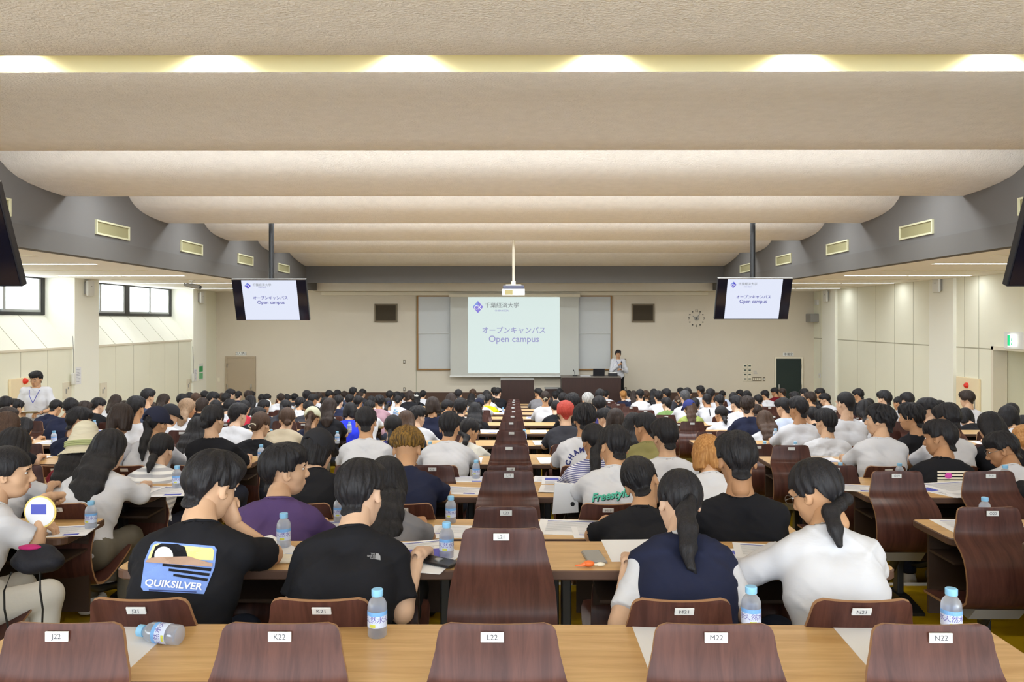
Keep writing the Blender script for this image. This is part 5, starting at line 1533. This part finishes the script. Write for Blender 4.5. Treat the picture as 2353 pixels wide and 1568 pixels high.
ARMS = {
 'quik': {('e', 1): (.205, .42, .735), ('w', 1): (.065, .42, .85), ('h', 1): 'fist', ('e', -1): (-.23, .30, .715), ('w', -1): (-.08, .42, .745)},
 'tnf': {('e', 1): (.195, .17, .61), ('w', 1): (.225, .39, .745), ('h', 1): 'curl', ('e', -1): (-.19, .2, .62), ('w', -1): (-.12, .42, .745)},
 'fan': {('e', 1): (.20, .26, .74), ('w', 1): (.16, .34, .93), ('h', 1): 'fist', ('e', -1): (-.28, .3, .735), ('w', -1): (-.1, .42, .745)},
 'glasses': {('e', -1): (-.26, .30, .70), ('w', -1): (-.08, .44, .745), ('e', 1): (.23, .34, .72), ('w', 1): (.06, .47, .745)},
 'vest': {('e', -1): (-.225, .08, .60), ('w', -1): (-.16, .33, .742), ('e', 1): (.225, .12, .61), ('w', 1): (.16, .36, .742)},
}
for idx, r, c, e, cst in people: make_person(idx, r, c, e)
# chairs: every empty seat, and the taken ones that can be seen
hidden = 0
for r in range(22, 0, -1):
    for c in range(len(COLS)):
        occ = (r, c) in taken
        if occ and r < 15: continue
        if not occ and r < 9 and c not in (11, 14) and (r * 5 + c * 3) % 4 != 0: continue
        if not occ and r < 15 and c not in (11, 14) and (r * 3 + c) % 3 == 0: continue
        add_chair(r, c, int(occ))
# ------------------------------------------------------------------ prints on clothing (follow the cloth surface)
def cam_ray(px, py):
    u = (px - CX) / F_PX; w = (HOR - py) / F_PX
    return Vector((u * math.cos(YAW) - math.sin(YAW), math.cos(YAW) + u * math.sin(YAW), w)).normalized()
class Wrap:
    def __init__(s, key, child='shirt'):
        d = SPECIAL[key]; s.o = d['o']
        s.off = Vector(s.o.location); me = d['shirt'].data
        s.R = Matrix.Rotation(s.o.rotation_euler.z, 3, 'Z'); s.S = s.o.scale[0]
        s.bvh = BVHTree.FromPolygons([(s.R @ (v.co * s.S)) + s.off for v in me.vertices], [tuple(p.vertices) for p in me.polygons])
    def put(s, name, polys, m, lift=.004, seg=9.0, parent=None):
        bm = bmesh.new()
        for pl in polys:
            vs = [bm.verts.new((p[0], p[1], 0)) for p in pl]
            try: bm.faces.new(vs)
            except ValueError: pass
        bmesh.ops.triangulate(bm, faces=bm.faces[:])
        for _ in range(5):
            ed = [e for e in bm.edges if e.calc_length() > seg]
            if not ed: break
            bmesh.ops.subdivide_edges(bm, edges=ed, cuts=1)
            bmesh.ops.triangulate(bm, faces=bm.faces[:])
        bad = []
        for v in bm.verts:
            d = cam_ray(v.co.x, v.co.y)
            hit, nrm, i, dist = s.bvh.ray_cast(CAM, d)
            if hit is None: bad.append(v)
            else: v.co = s.R.inverted() @ (hit - d * lift - s.off) / s.S
        if bad: bmesh.ops.delete(bm, geom=bad, context='VERTS')
        if not bm.faces: bm.free(); return None
        me = bpy.data.meshes.new(name); bm.to_mesh(me); bm.free(); me.materials.append(m)
        return link(name, me, parent or s.o)
def px_text(body, cx, cy, size, rot_=0, shear=0.0, bold=0.0, sx=1.0):
    v, f = text_geo(body, 1.0, 'CENTER', bold)
    c, s_ = math.cos(math.radians(rot_)), math.sin(math.radians(rot_))
    P = []
    for p in v:
        x = (p.x * sx + shear * p.y) * size; y = p.y * size
        P.append((cx + x * c - y * s_, cy - (x * s_ + y * c)))
    return [[P[i] for i in t] for t in f]
def circ(cx, cy, rx, ry=None, a0=0, a1=360, n=24):
    ry = ry or rx
    return [(cx + rx * math.cos(math.radians(a0 + (a1 - a0) * k / n)), cy - ry * math.sin(math.radians(a0 + (a1 - a0) * k / n))) for k in range(n + (0 if a1 - a0 == 360 else 1))]
def pm(name, c, rough=.75): return mat('tee_print_' + name, srgb(*c), rough, .2)
z1 = lambda pts: [(x / 3.92, 1168 + y / 3.92) for x, y in pts]
w = Wrap((487, 1035))
b0 = w.put('back_print', [z1([(1395, 300), (1930, 342), (1952, 372), (1932, 540), (1838, 775), (1290, 745), (1268, 712), (1302, 470), (1360, 330)])], pm('blue', (122, 150, 214)), .004)
if b0:
    w.put('print_sky', [z1([(1418, 318), (1910, 362), (1930, 385), (1918, 470), (1330, 455), (1380, 335)])], pm('yellow', (240, 226, 150)), .0055, parent=b0)
    w.put('print_arch', [z1([(1375, 405), (1400, 345), (1455, 318), (1600, 325), (1665, 350), (1690, 440), (1690, 470), (1360, 450)])], pm('black', (26, 26, 32)), .007, parent=b0)
    w.put('print_sun', [z1(circ(1475, 430, 84, 82, 0, 180) + [(1392, 450), (1560, 460)])], pm('white', (238, 238, 240)), .0085, parent=b0)
    w.put('print_dunes', [z1([(1320, 470), (1350, 450), (1440, 440), (1540, 468), (1700, 436), (1780, 462), (1915, 500), (1912, 530), (1310, 488)])], pm('sand', (176, 146, 128)), .010, parent=b0)
    for y0, x0 in ((500, 1465), (545, 1520), (592, 1562)):
        w.put('print_slot', [z1([(x0, y0), (1905 - (y0 - 500) * .35, y0 + 44), (1900 - (y0 - 500) * .35, y0 + 70), (x0 - 2, y0 + 22)])], pm('black', (26, 26, 32)), .007, parent=b0)
    w.put('print_lettering', px_text('QUIKSILVER', 1562 / 3.92, 1168 + 692 / 3.92, 22, -4.5, .18, .022, 1.12), pm('white', (238, 238, 240)), .008, 5, parent=b0)
    w.put('print_small_line', [z1([(1340, 733), (1770, 752), (1770, 762), (1340, 743)])], pm('dark_blue', (60, 70, 120)), .007, parent=b0)
w = Wrap((828, 1055))
z2 = lambda pts: [(500 + x / 3.92, 1168 + y / 3.92) for x, y in pts]
g_ = pm('silver_grey', (150, 150, 152))
lo = w.put('chest_logo', [z2([(1424, 406), (1450, 410), (1466, 432), (1468, 470), (1424, 462)])], g_, .004, 4)
for i, t in enumerate(('THE', 'NORTH', 'FACE')):
    w.put('logo_lettering', px_text(t, 500 + (1398 - (12 if t == 'NORTH' else 0)) / 3.92, 1168 + (413 + i * 20) / 3.92, 5.6, -2, 0, .02), g_, .004, 4, parent=lo)
w = Wrap((1343, 926)); nv = pm('navy', (52, 56, 110))
z3 = lambda x, y: (900 + x / 3.92, 860 + y / 3.92)
for ch, x, y, a in (('C', 1592, 800, 78), ('H', 1617, 748, 58), ('A', 1660, 708, 34), ('M', 1714, 686, 8), ('P', 1768, 690, -12)):
    p = z3(x, y); w.put('back_lettering', px_text(ch, p[0], p[1], 16, a, 0, .045), nv, .004, 5)
w = Wrap((1412, 977)); p = z3(1975, 1092)
w.put('back_lettering_shadow', px_text('Freestyle', p[0] + 1.2, p[1] + 1.6, 26, 9, .35, .035, .92), pm('dark', (40, 60, 60)), .004, 6)
w.put('back_lettering', px_text('Freestyle', p[0], p[1], 26, 9, .35, .028, .92), pm('mint', (90, 184, 160)), .006, 6)
w = Wrap((2159, 964)); z5 = lambda x, y: (1753 + x / 3.92, 840 + y / 3.92)
for k in range(4):
    y0 = 952 + k * 28
    w.put('back_bar', [[z5(1572, y0), z5(1926, y0 + 2), z5(1928, y0 + 20), z5(1573, y0 + 18)]], pm('cream', (226, 218, 200)), .004, 8)
w.put('back_dot', [[z5(*q) for q in circ(1672, 994, 34, 28)]], pm('magenta', (206, 80, 170)), .006, 6)
w = Wrap((1261, 914))
w.put('back_print', [[(1250, 955), (1267, 953), (1266, 957), (1250, 959)]], pm('sky', (110, 140, 230)), .006, 6)
w.put('back_print', [[(1250, 959), (1266, 957), (1264, 960), (1251, 963)]], pm('coral', (224, 90, 90)), .006, 6)
w = Wrap((1625, 904))
w.put('back_lettering', [[(1628.6, 940), (1630.6, 940), (1633.6, 957), (1631.6, 957)]], pm('black', (26, 26, 32)), .006, 6)

# ------------------------------------------------------------------ faces, glasses, hair ties
M_eye = mat('eye_white', srgb(226, 222, 218), .3, .5); M_iris = mat('dark_iris', (.012, .008, .006), .25, .5); M_brow = mat('eyebrow_black', (.014, .012, .012), .8, .1); M_lip = mat('lip', srgb(184, 122, 108), .5, .3); M_wire = mat('spectacle_wire', srgb(120, 118, 116), .3, .5, metal=.8)
def blob(c, r, n=10):
    vs, fs = [], []
    for i in range(n + 1):
        a = PI * i / n
        for k in range(n): 
            t = 2 * PI * k / n
            vs.append(Vector((c[0] + r[0] * math.sin(a) * math.cos(t), c[1] + r[1] * math.sin(a) * math.sin(t), c[2] + r[2] * math.cos(a))))
    for i in range(n):
        for k in range(n): fs.append((i * n + k, (i + 1) * n + k, (i + 1) * n + (k + 1) % n, i * n + (k + 1) % n))
    return vs, fs
def head_mat4(hc, Rh, hs):
    M = Matrix([list(map(float, r)) for r in Rh]).to_4x4(); M.translation = Vector([float(x) for x in hc])
    return M @ Matrix.Scale(hs, 4)
def face(o, hc, Rh, hs=1.0):
    M = head_mat4(hc, Rh, hs)
    for s in (-1, 1):
        q = MB(); v, f = blob((s * .032, .0765, .013), (.0125, .0076, .0060)); q.add([M @ p for p in v], f)
        q.mi = 1; v, f = blob((s * .0325, .0812, .0128), (.0068, .0046, .0061)); q.add([M @ p for p in v], f)
        q.build('eye', [M_eye, M_iris], o, smooth=True)
        q = MB(); q.tube([M @ Vector((s * .016, .0895, .030)), M @ Vector((s * .033, .0905, .0345)), M @ Vector((s * .050, .080, .030))], [.003, .0038, .002], 6); q.build('eyebrow', M_brow, o, smooth=True)
    q = MB(); q.tube([M @ Vector((-.021, .089, -.056)), M @ Vector((0, .0985, -.0535)), M @ Vector((.021, .089, -.056))], [.003, .0048, .003], 6); q.tube([M @ Vector((-.018, .089, -.06)), M @ Vector((0, .0975, -.0625)), M @ Vector((.018, .089, -.06))], [.003, .0055, .003], 6)
    q.build('lips', M_lip, o, smooth=True)
def glasses(o, hc, Rh, hs=1.0):
    M = head_mat4(hc, Rh, hs); q = MB()
    for s in (-1, 1):
        q.tube([M @ Vector((s * .034 + .023 * math.cos(t), .103, .010 + .020 * math.sin(t))) for t in [2 * PI * k / 18 for k in range(19)]], .0013, 5)
        q.tube([M @ Vector((s * .057, .103, .014)), M @ Vector((s * .080, .075, .014)), M @ Vector((s * .083, .0, .012)), M @ Vector((s * .083, -.012, -.006))], .0014, 5)
    q.tube([M @ Vector((-.011, .104, .014)), M @ Vector((0, .107, .016)), M @ Vector((.011, .104, .014))], .0013, 5)
    return q.build('spectacles', M_wire, o, smooth=True)
for k in ((655, 1017), (18, 1020), (2021, 928), (1875, 1052), (487, 1035), (2302, 992), (2159, 964), (182, 935), (429, 916), (1079, 960), (959, 932)):
    d = SPECIAL[k]
    face(d['o'], d['hc'], d['Rh'], d['hs'])
for k in ((1875, 1052), (2302, 992), (2131, 914)):
    d = SPECIAL[k]; glasses(d['o'], d['hc'], d['Rh'], d['hs'])
M_clip = mat('hair_clip_pale', srgb(214, 206, 180), .4, .4)
for k in ((599, 945), (1253, 898), (1557, 910)):
    d = SPECIAL[k]; M = head_mat4(d['hc'], d['Rh'], d['hs']); q = MB()
    q.tube([M @ Vector((.035 * math.cos(t), -.148, -.035 + .022 * math.sin(t))) for t in [2 * PI * j / 14 for j in range(11)]], .005, 6)
    q.build('hair_clip', M_clip, d['o'], smooth=True)
M_tie = mat('hair_tie_black', (.012, .012, .014), .8, .2); M_scr = mat('scrunchie_navy', srgb(44, 46, 96), .8, .2)
for k, m in (((1561, 1076), M_tie), ((1364, 971), M_tie), ((891, 914), M_scr), ((718, 936), M_tie)):
    d = SPECIAL[k]; M = head_mat4(d['hc'], d['Rh'], d['hs']); q = MB()
    rr_ = .03 if m is M_scr else .024
    q.tube([M @ Vector((rr_ * math.cos(t), -.118, -.012 + rr_ * math.sin(t))) for t in [2 * PI * j / 16 for j in range(17)]], .009 if m is M_scr else .005, 6)
    q.build('hair_tie', m, d['o'], smooth=True)
# white headband, ribbon, necklace
d = SPECIAL[(607, 918)]; M = head_mat4(d['hc'], d['Rh'], d['hs']); q = MB()
q.tube([M @ Vector((.100 * math.cos(t), .03, .03 + .115 * math.sin(t))) for t in [PI * j / 16 for j in range(17)]], .011, 6); q.build('headband', M_white, d['o'], smooth=True)
d = SPECIAL[(959, 902)]; M = head_mat4(d['hc'], d['Rh'], d['hs']); q = MB()
for s in (-1, 1):
    v, f = blob((s * .045, -.135, .03), (.05, .02, .03)); q.add([M @ p for p in v], f)
q.build('ribbon', M_white, d['o'], smooth=True)
# polo collar stripe
d = SPECIAL[(935, 983)]
q = MB(); P = d['sk']['P']; dd, nn = tangent(P, .74); c_ = P(.735) + nn * .006 - dd * .002
ex_ = np.array((1.0, 0, 0))
q.tube([Vector(c_ + (ex_ * math.cos(t) + nn * math.sin(t)) * .0815 + dd * .0) for t in [2 * PI * j / 28 for j in range(29)]], .0032, 6); q.build('collar_stripe', M_white, d['o'], smooth=True)
d = SPECIAL[(196, 984)]; M = head_mat4(d['hc'], d['Rh'], d['hs']); q = MB()
for zz in (.000, .013, .026): q.tube([M @ Vector((.127 * math.cos(t), -.02 + .127 * math.sin(t), zz)) for t in [2 * PI * j / 30 for j in range(31)]], .008, 6)
q.build('hat_band', mat('hat_band_sage', srgb(170, 176, 128), .8, .1), d['o'], smooth=True)
# the person turned into the aisle at the window-side end of the third row
d = SPECIAL[(18, 1020)]

# ------------------------------------------------------------------ standing people
def stand(name_label, loc, rz, H, arms, shirt, sleeve, tr, hair, yaw, nod, hcol, glass=False, lanyard=True, palm=None):
    sk = standing(H, 0, .92, arms)
    if palm: sk['palm'] = palm
    Rh = rot(yaw, nod, 0); hc = sk['P'](1.0)
    o = link('person', np_mesh('person', body_parts(sk, hc, Rh, .011, False, .0042, 1.0), M_skin[1]), None, loc); o.rotation_euler.z = rz
    tag(o, name_label, 'person')
    link('shirt', np_mesh('shirt', shirt_parts(sk, hc, Rh, .010, False, sleeve, seed=3, loose=.02), cloth(shirt)), o)
    link('collar', np_mesh('collar', collar_parts(sk, hc, Rh, .007), cloth(shirt)), o)
    link('trousers', np_mesh('trousers', trouser_parts(sk, .012), tr), o); link('shoes', np_mesh('shoes', shoe_parts(sk, .01), M_shoe[0]), o)
    link('hair', np_mesh('hair', hair_parts(hair, .006, 77, Rh, hc, sk), HAIR[hcol]), o)
    face(o, hc, Rh)
    if glass: glasses(o, hc, Rh)
    if lanyard:
        q = MB(); P = sk['P']
        b_ = P(.42) + np.array((0, .165, 0))
        for s in (-1, 1):
            q.tube([Vector(P(.77) + np.array((s * .078, -.01, .01))), Vector(P(.72) + np.array((s * .072, .085, 0))), Vector(P(.62) + np.array((s * .055, .150, 0))), Vector(P(.52) + np.array((s * .03, .160, 0))), Vector(b_)], .005, 6)
        q.build('lanyard', mat('lanyard_blue', srgb(70, 76, 160), .7, .2), o, smooth=True)
    return o, sk
fz = -STEP * 6
p = at(84, 853, 12.62)
H = p.z - fz
o, sk = stand('man standing by the window wall in white shirt and lanyard, holding papers', (p.x, 12.62, fz), PI + .25, H - .015, {('e', -1): (-.27, .08, H * .62), ('w', -1): (-.14, .30, H * .60), ('e', 1): (.27, .06, H * .62), ('w', 1): (.12, .31, H * .605)}, 'w', 'short', M_trou[2], 'short', 12, 14, 'K', glass=True)
q = MB(); M = Matrix.Translation((0, .38, H * .615)) @ Matrix.Rotation(.25, 4, 'X')
q.box(-.16, .16, -.11, .11, -.004, .004, M); q.box(-.15, .17, -.12, .10, .0045, .006, M)
g2 = q.build('paper_bundle', M_paper, None); g2.matrix_world = Matrix.Translation((p.x, 12.62, fz)) @ Matrix.Rotation(PI + .25, 4, 'Z')
tag(g2, 'white papers held by the man standing by the window wall', 'paper')
q = MB(); q.tube([Vector(sk['wr'][-1] + np.array((-.012, -.02, 0))) + Vector((.028 * math.cos(t), 0, .028 * math.sin(t))) for t in [2 * PI * j / 14 for j in range(15)]], .006, 6); q.build('wrist_watch', M_black, o, smooth=True)
p = at(1420, 805, 23.55); H = p.z - Z_ST
o, sk = stand('presenter in white shirt standing behind the teacher desk with a microphone', (p.x, 23.55, Z_ST), PI + .15, H - .015, {('e', 1): (.24, .10, H * .63), ('w', 1): (.04, .23, H * .74), ('h', 1): 'fist', ('e', -1): (-.24, .08, H * .62), ('w', -1): (-.02, .25, H * .66)}, 'w', 'long', M_trou[1], 'wavy', 10, 0, 'K', palm={1: (-1, 0, 0)})
q = MB(); w_ = Vector(sk['wr'][1]) + Vector((-.075, .03, .0))
q.tube([w_ + Vector((0, 0, -.10)), w_ + Vector((0, 0, .06))], .013, 10); q.tube([w_ + Vector((0, 0, .06)), w_ + Vector((0, 0, .09)), w_ + Vector((0, 0, .115))], [.018, .026, .016], 12)
mm = q.build('hand_microphone', M_black, None, smooth=True); mm.matrix_world = Matrix.Translation((p.x, 23.55, Z_ST)) @ Matrix.Rotation(PI + .15, 4, 'Z')
tag(mm, 'black hand microphone held by the presenter', 'microphone')

# ------------------------------------------------------------------ handouts and belongings on the desks
def sheet_mesh(kind, w, h, seed):
    rr = random.Random(seed); q = MB(); t = .0012
    nx, ny = 6, 5
    def z(u, v): return t + .010 * max(0, u - .72) ** 2 * (1 + rr_c) + .006 * max(0, v - .8) ** 2
    rr_c = rr.uniform(0, 3)
    vs = [(-w / 2 + w * i / nx, -h / 2 + h * j / ny, z(i / nx, j / ny)) for j in range(ny + 1) for i in range(nx + 1)]
    q.add(vs, [(j * (nx + 1) + i, j * (nx + 1) + i + 1, (j + 1) * (nx + 1) + i + 1, (j + 1) * (nx + 1) + i) for j in range(ny) for i in range(nx)])
    q.add([(-w / 2, -h / 2, 0), (w / 2, -h / 2, 0), (w / 2, h / 2, 0), (-w / 2, h / 2, 0)], [(3, 2, 1, 0)])
    n = nx + 1
    ring = [vs[i] for i in range(n)] + [vs[j * n + nx] for j in range(1, ny + 1)] + [vs[ny * n + i] for i in range(nx - 1, -1, -1)] + [vs[j * n] for j in range(ny - 1, 0, -1)]
    q.add(ring + [(x, y, 0) for x, y, _ in ring], [(i, len(ring) + i, len(ring) + (i + 1) % len(ring), (i + 1) % len(ring)) for i in range(len(ring))])
    def blk(x0, x1, y0, y1, mi, lift=.0011):
        q.mi = mi; k = 3
        pts = [(x0 + (x1 - x0) * i / k, y0 + (y1 - y0) * j / k) for j in range(k + 1) for i in range(k + 1)]
        q.add([(x * w, y * h, z(x + .5, y + .5) + lift) for x, y in pts], [(j * (k + 1) + i, j * (k + 1) + i + 1, (j + 1) * (k + 1) + i + 1, (j + 1) * (k + 1) + i) for j in range(k) for i in range(k)])
    if kind == 'block':
        blk(-.38, .1, .1, .4, 1); blk(-.38, .36, -.05, -.03, 2)
        for i in range(5): blk(-.38, .3 - .1 * (i % 3), -.13 - .06 * i, -.115 - .06 * i, 2)
    elif kind == 'lines':
        blk(-.4, .4, .36, .39, 1)
        for i in range(9): blk(-.4, .38 - .12 * (i % 3), .28 - .07 * i, .292 - .07 * i, 2)
        blk(.12, .36, -.42, -.3, 1)
    elif kind == 'table':
        for i in range(6): blk(-.4, .1, .35 - .1 * i, .362 - .1 * i, 2)
        blk(-.4, -.1, -.28, -.22, 1); blk(.18, .4, .05, .35, 1); blk(.18, .4, -.35, -.02, 2)
    return q.mesh('handout', [M_paper, M_printb, M_printg])
SHEETS = [sheet_mesh(k, w_, h_, i) for i, (k, w_, h_) in enumerate((('block', .21, .297), ('lines', .297, .21), ('table', .297, .21), ('plain', .21, .297), ('lines', .42, .297)))]
GRP = 'white handouts on the lecture desks'
def sheet(k, x, y, z, rz, label, lift=0.0):
    o = link('handout', SHEETS[k], None, (x, y, z + lift)); o.rotation_euler.z = rz
    return tag(o, label, 'paper', GRP)
Zd = lambda r: floor_z(r) + .7002
Yd = lambda r: desk_far(r)
sheet(3, -1.105, 2.245, Zd(22), .0, 'plain white sheet under the lying bottle on the rear desk')
sheet(3, .49, 2.245, Zd(22), .0, 'plain white sheet on the rear desk beside the fourth chair')
sheet(3, 1.09, 2.25, Zd(22), -.06, 'plain white sheet on the rear desk beside the last chair')
def on(px, py, r, k, rz, label, lift=0.0):
    p = atz(px, py, Zd(r)); yf = Yd(r)
    return sheet(k, p.x, min(max(p.y, yf - .27), yf - .10), Zd(r), rz, label, lift)
on(955, 1262, 21, 1, .3, 'printed sheet under the hand of the grey-logo shirt')
on(975, 1307, 21, 3, -.25, 'white sheet under the black phone in the second row', .0016)
on(606, 1254, 21, 3, .7, 'sheet with a bare corner beside the elbow of the picture-print shirt')
on(1452, 1265, 21, 3, .03, 'white sheet left of the navy vest in the second row')
on(1752, 1285, 21, 0, .25, 'printed sheet with a violet block between the navy vest and white blouse')
on(1775, 1270, 21, 1, -.2, 'white sheet under the elbow of the spectacled person', .0016)
on(1012, 1226, 20, 1, .05, 'printed sheet under the bottle in the third row, beside the grey shirt')
on(1058, 1222, 20, 2, -.08, 'printed sheet nearest the centre chairs in the third row', .0016)
on(760, 1215, 20, 4, .1, 'wide sheet left of the grey-logo neck in the third row')
on(1330, 1213, 20, 4, -.12, 'wide sheet right of the centre chair in the third row')
on(1385, 1228, 20, 2, .0, 'printed sheet under the elbow of the leaning person', .0016)
on(140, 1222, 20, 1, .2, 'printed sheet on the window-side desk end beside the fan')
on(2262, 1212, 20, 4, -.05, 'wide white sheet on the rounded door-side desk end')
on(1058, 1128, 19, 1, -.15, 'printed sheet left of the centre chair in the fourth row')
on(370, 1130, 19, 4, .12, 'printed sheet on the window-side desk end of the fourth row')
on(1960, 1122, 19, 1, -.3, 'white sheet on the door-side desk end of the fourth row')
on(2170, 1130, 19, 0, .5, 'sheet with a violet block in front of the striped black shirt')
on(2250, 1135, 19, 4, -.1, 'wide white sheet at the door-side edge of the fourth row', .0016)
on(2200, 1118, 19, 4, .25, 'curled white sheet behind the violet-block sheet', .0030)
on(100, 1128, 19, 4, .1, 'wide sheet beside the white shirt at the window-side edge')
on(1300, 1065, 18, 1, .05, 'white sheet right of the centre chair in the fifth row')
on(1262, 1062, 18, 2, -.1, 'printed sheet with a red line nearest the centre chair', .0016)
on(1088, 1057, 18, 1, .0, 'printed sheet left of the centre chair in the fifth row')
nsheet = 0
for (idx, r, c, e, cst) in people:
    if r < 5 or r >= 20: continue
    rr = random.Random(idx * 3 + 5)
    x = COLS[c][0]; 
    inner = {10: .2, 12: -.2, 11: 0}.get(c, rr.choice((-.2, .18, .2)))
    kk = rr.choice((0, 1, 2, 3, 4, 1)); hwid = (.105, .15, .15, .105, .21)[kk]
    b0_, b1_ = BLOCKS[COLS[c][1]]
    if r == 19 and c in (10, 13, 14, 15): continue
    xx = min(max(x + inner, b0_ + hwid + .03), b1_ - hwid - .03)
    sheet(kk, xx, Yd(r) - .2 + rr.uniform(-.02, .02), Zd(r), rr.uniform(-.12, .12), 'white handout, %s' % person_words(r, c), .0012 + .0012 * (idx % 4))
    nsheet += 1
# phones, pouches, booklet
def slab(name, px, py, r, w_, h_, t_, rz, m, label, cat, bev=.006, lift=0.0):
    p = atz(px, py, Zd(r)); y = min(max(p.y, Yd(r) - .33), Yd(r) - .07)
    o = empty(name, (p.x, y, Zd(r) + lift), rz); tag(o, label, cat)
    q = MB(); q.box(-w_ / 2, w_ / 2, -h_ / 2, h_ / 2, 0, t_, bev=bev); q.build('case', m, o)
    return o
o = slab('phone', 1008, 1297, 21, .078, .155, .011, 1.0, M_black, 'black phone with a ring holder lying on the second desk', 'phone', lift=.005)
q = MB(); q.lathe([(.016, .011), (.016, .015), (.011, .016)], 18, c=(0, .0, 0)); q.build('ring_holder', M_steel, o, smooth=True)
q = MB(); q.box(-.03, -.005, .045, .07, .011, .014, bev=.003); q.build('camera_bump', M_blackm, o)
o = slab('phone', 1365, 1283, 21, .072, .145, .012, .1, M_grey, 'grey phone in a clear case right of the centre chair', 'phone')
q = MB(); q.box(-.038, .038, -.076, .076, -.0, .006, bev=.004); q.build('clear_case', M_pet, o)
M_or = mat('charm_orange', srgb(226, 110, 50), .4, .4)
p_ = atz(1352, 1300, Zd(21)); r_ = empty('phone_charm', (p_.x, Yd(21) - .345, Zd(21))); tag(r_, 'orange phone charm with a pale tassel in front of the grey phone', 'charm')
q = MB(); q.tube([(-.05, 0, .006), (-.03, -.008, .008), (-.012, 0, .012)], [.003, .005, .010], 8); v, f = blob((.0, 0, .013), (.022, .014, .012)); q.add(v, f); q.build('charm_body', M_or, r_, smooth=True)
q = MB(); v, f = blob((.045, .004, .009), (.018, .009, .008)); q.add(v, f); q.tube([(.02, 0, .01), (.03, .002, .008)], .004, 6); q.build('charm_tassel', M_cream, r_, smooth=True)
M_book = mat('booklet_violet', srgb(88, 86, 190), .5, .3)
o = slab('booklet', 984, 1275, 21, .16, .11, .004, .12, M_book, 'violet booklet beside the bottle in the second row', 'booklet', bev=.0005, lift=.003)
q = MB(); q.box(-.06, .0, -.03, .03, .004, .0045); q.build('cover_print', M_paper, o)
o = slab('pencil_pouch', 648, 1291, 21, .17, .06, .022, .04, M_cream, 'cream pencil pouch on the desk beside the grey-logo shirt', 'pouch', bev=.009)
q = MB(); q.box(-.02, .0, -.004, .004, .022, .024); q.build('zip_pull', M_grey, o)
o = slab('card', 645, 1266, 21, .13, .085, .0012, -.1, M_lab, 'pale blue card beside the cream pouch', 'card', bev=.0003)
o = slab('pencil_case', 1995, 1096, 19, .2, .075, .06, .9, M_blackm, 'black pencil case on the fourth door-side desk', 'pencil case', bev=.02)
q = MB(); q.box(-.085, .085, -.003, .003, .058, .0615); q.build('zip', M_red, o)
# white paper bag standing against the chair right of the centre
p_ = at(1298, 1146, 4.66); r_ = empty('paper_bag', (p_.x, 4.66, p_.z - .09)); 
tag(r_, 'white carrier bag hanging from the desk edge right of the centre chair', 'bag')
q = MB(); q.prism([(-.075, 0), (.08, .01), (.075, .175), (-.06, .185)], 'y', -.012, .012); q.build('bag_body', M_paper, r_)
q = MB(); q.tube([(.045, -.0122, .06), (.045, -.016, .06)], .013, 12); q.build('handle_hole', M_black, r_)
# hand fan and bag of the person at the window-side end
p_ = at(92, 1182, 3.62); r_ = empty('hand_fan', (p_.x, 3.62, Zd(20)));
tag(r_, 'round yellow-edged paper fan standing on the window-side desk end', 'fan')
hh_ = p_.z - Zd(20)
q = MB(); q.tube([(0, 0, .01 + hh_), (0, .004, .01 + hh_)], .075, 28); q.build('fan_rim', mat('fan_yellow', srgb(232, 206, 120), .6, .2), r_)
q = MB(); q.tube([(0, -.002, .01 + hh_), (0, 0, .01 + hh_)], .068, 28); q.build('fan_paper', M_paper, r_)
q = MB(); q.box(-.04, .03, -.0035, -.002, hh_ - .0, hh_ + .045); q.build('fan_print', M_printb, r_)
q = MB(); q.box(-.008, .008, .0, .006, 0, hh_ - .06); q.build('fan_stick', M_cream, r_)
M_bagk = mat('bag_black', srgb(34, 34, 40), .7, .2, bump=((20, 20, 20), .5, .02)); M_pink = mat('bag_pink', srgb(170, 40, 100), .7, .2)
p_ = at(88, 1290, 3.35); g = Field((-.17, -.13, -.12), (.17, .13, .12), .009)
g.ell((0, 0, 0), (.115, .07, .05), 0); g.cap((-.05, 0, .03), (.04, .01, .04), .035, .025, .03)
X_, Y_, Z_ = g.grid(); g.f += (.006 * np.sin(40 * X_ + 20 * Z_) * np.sin(35 * Y_ + 10)).astype(np.float32)
ob = link('drawstring_bag', np_mesh('drawstring_bag', [g.mesh()], M_bagk), None, p_); tag(ob, 'black drawstring bag with pink lining on the lap beside the fan', 'bag')
q = MB(); v, f = blob((-.03, -.01, .062), (.05, .025, .012)); q.add(v, f); q.build('pink_lining', M_pink, ob, smooth=True)
q = MB()
for s in (-1, 1): q.tube([(s * .06, -.085, -.02), (s * .075, -.11, -.09), (s * .08, -.10, -.17), (s * .07, -.09, -.26)], .0045, 6)
q.build('drawstring', M_tick, ob, smooth=True)
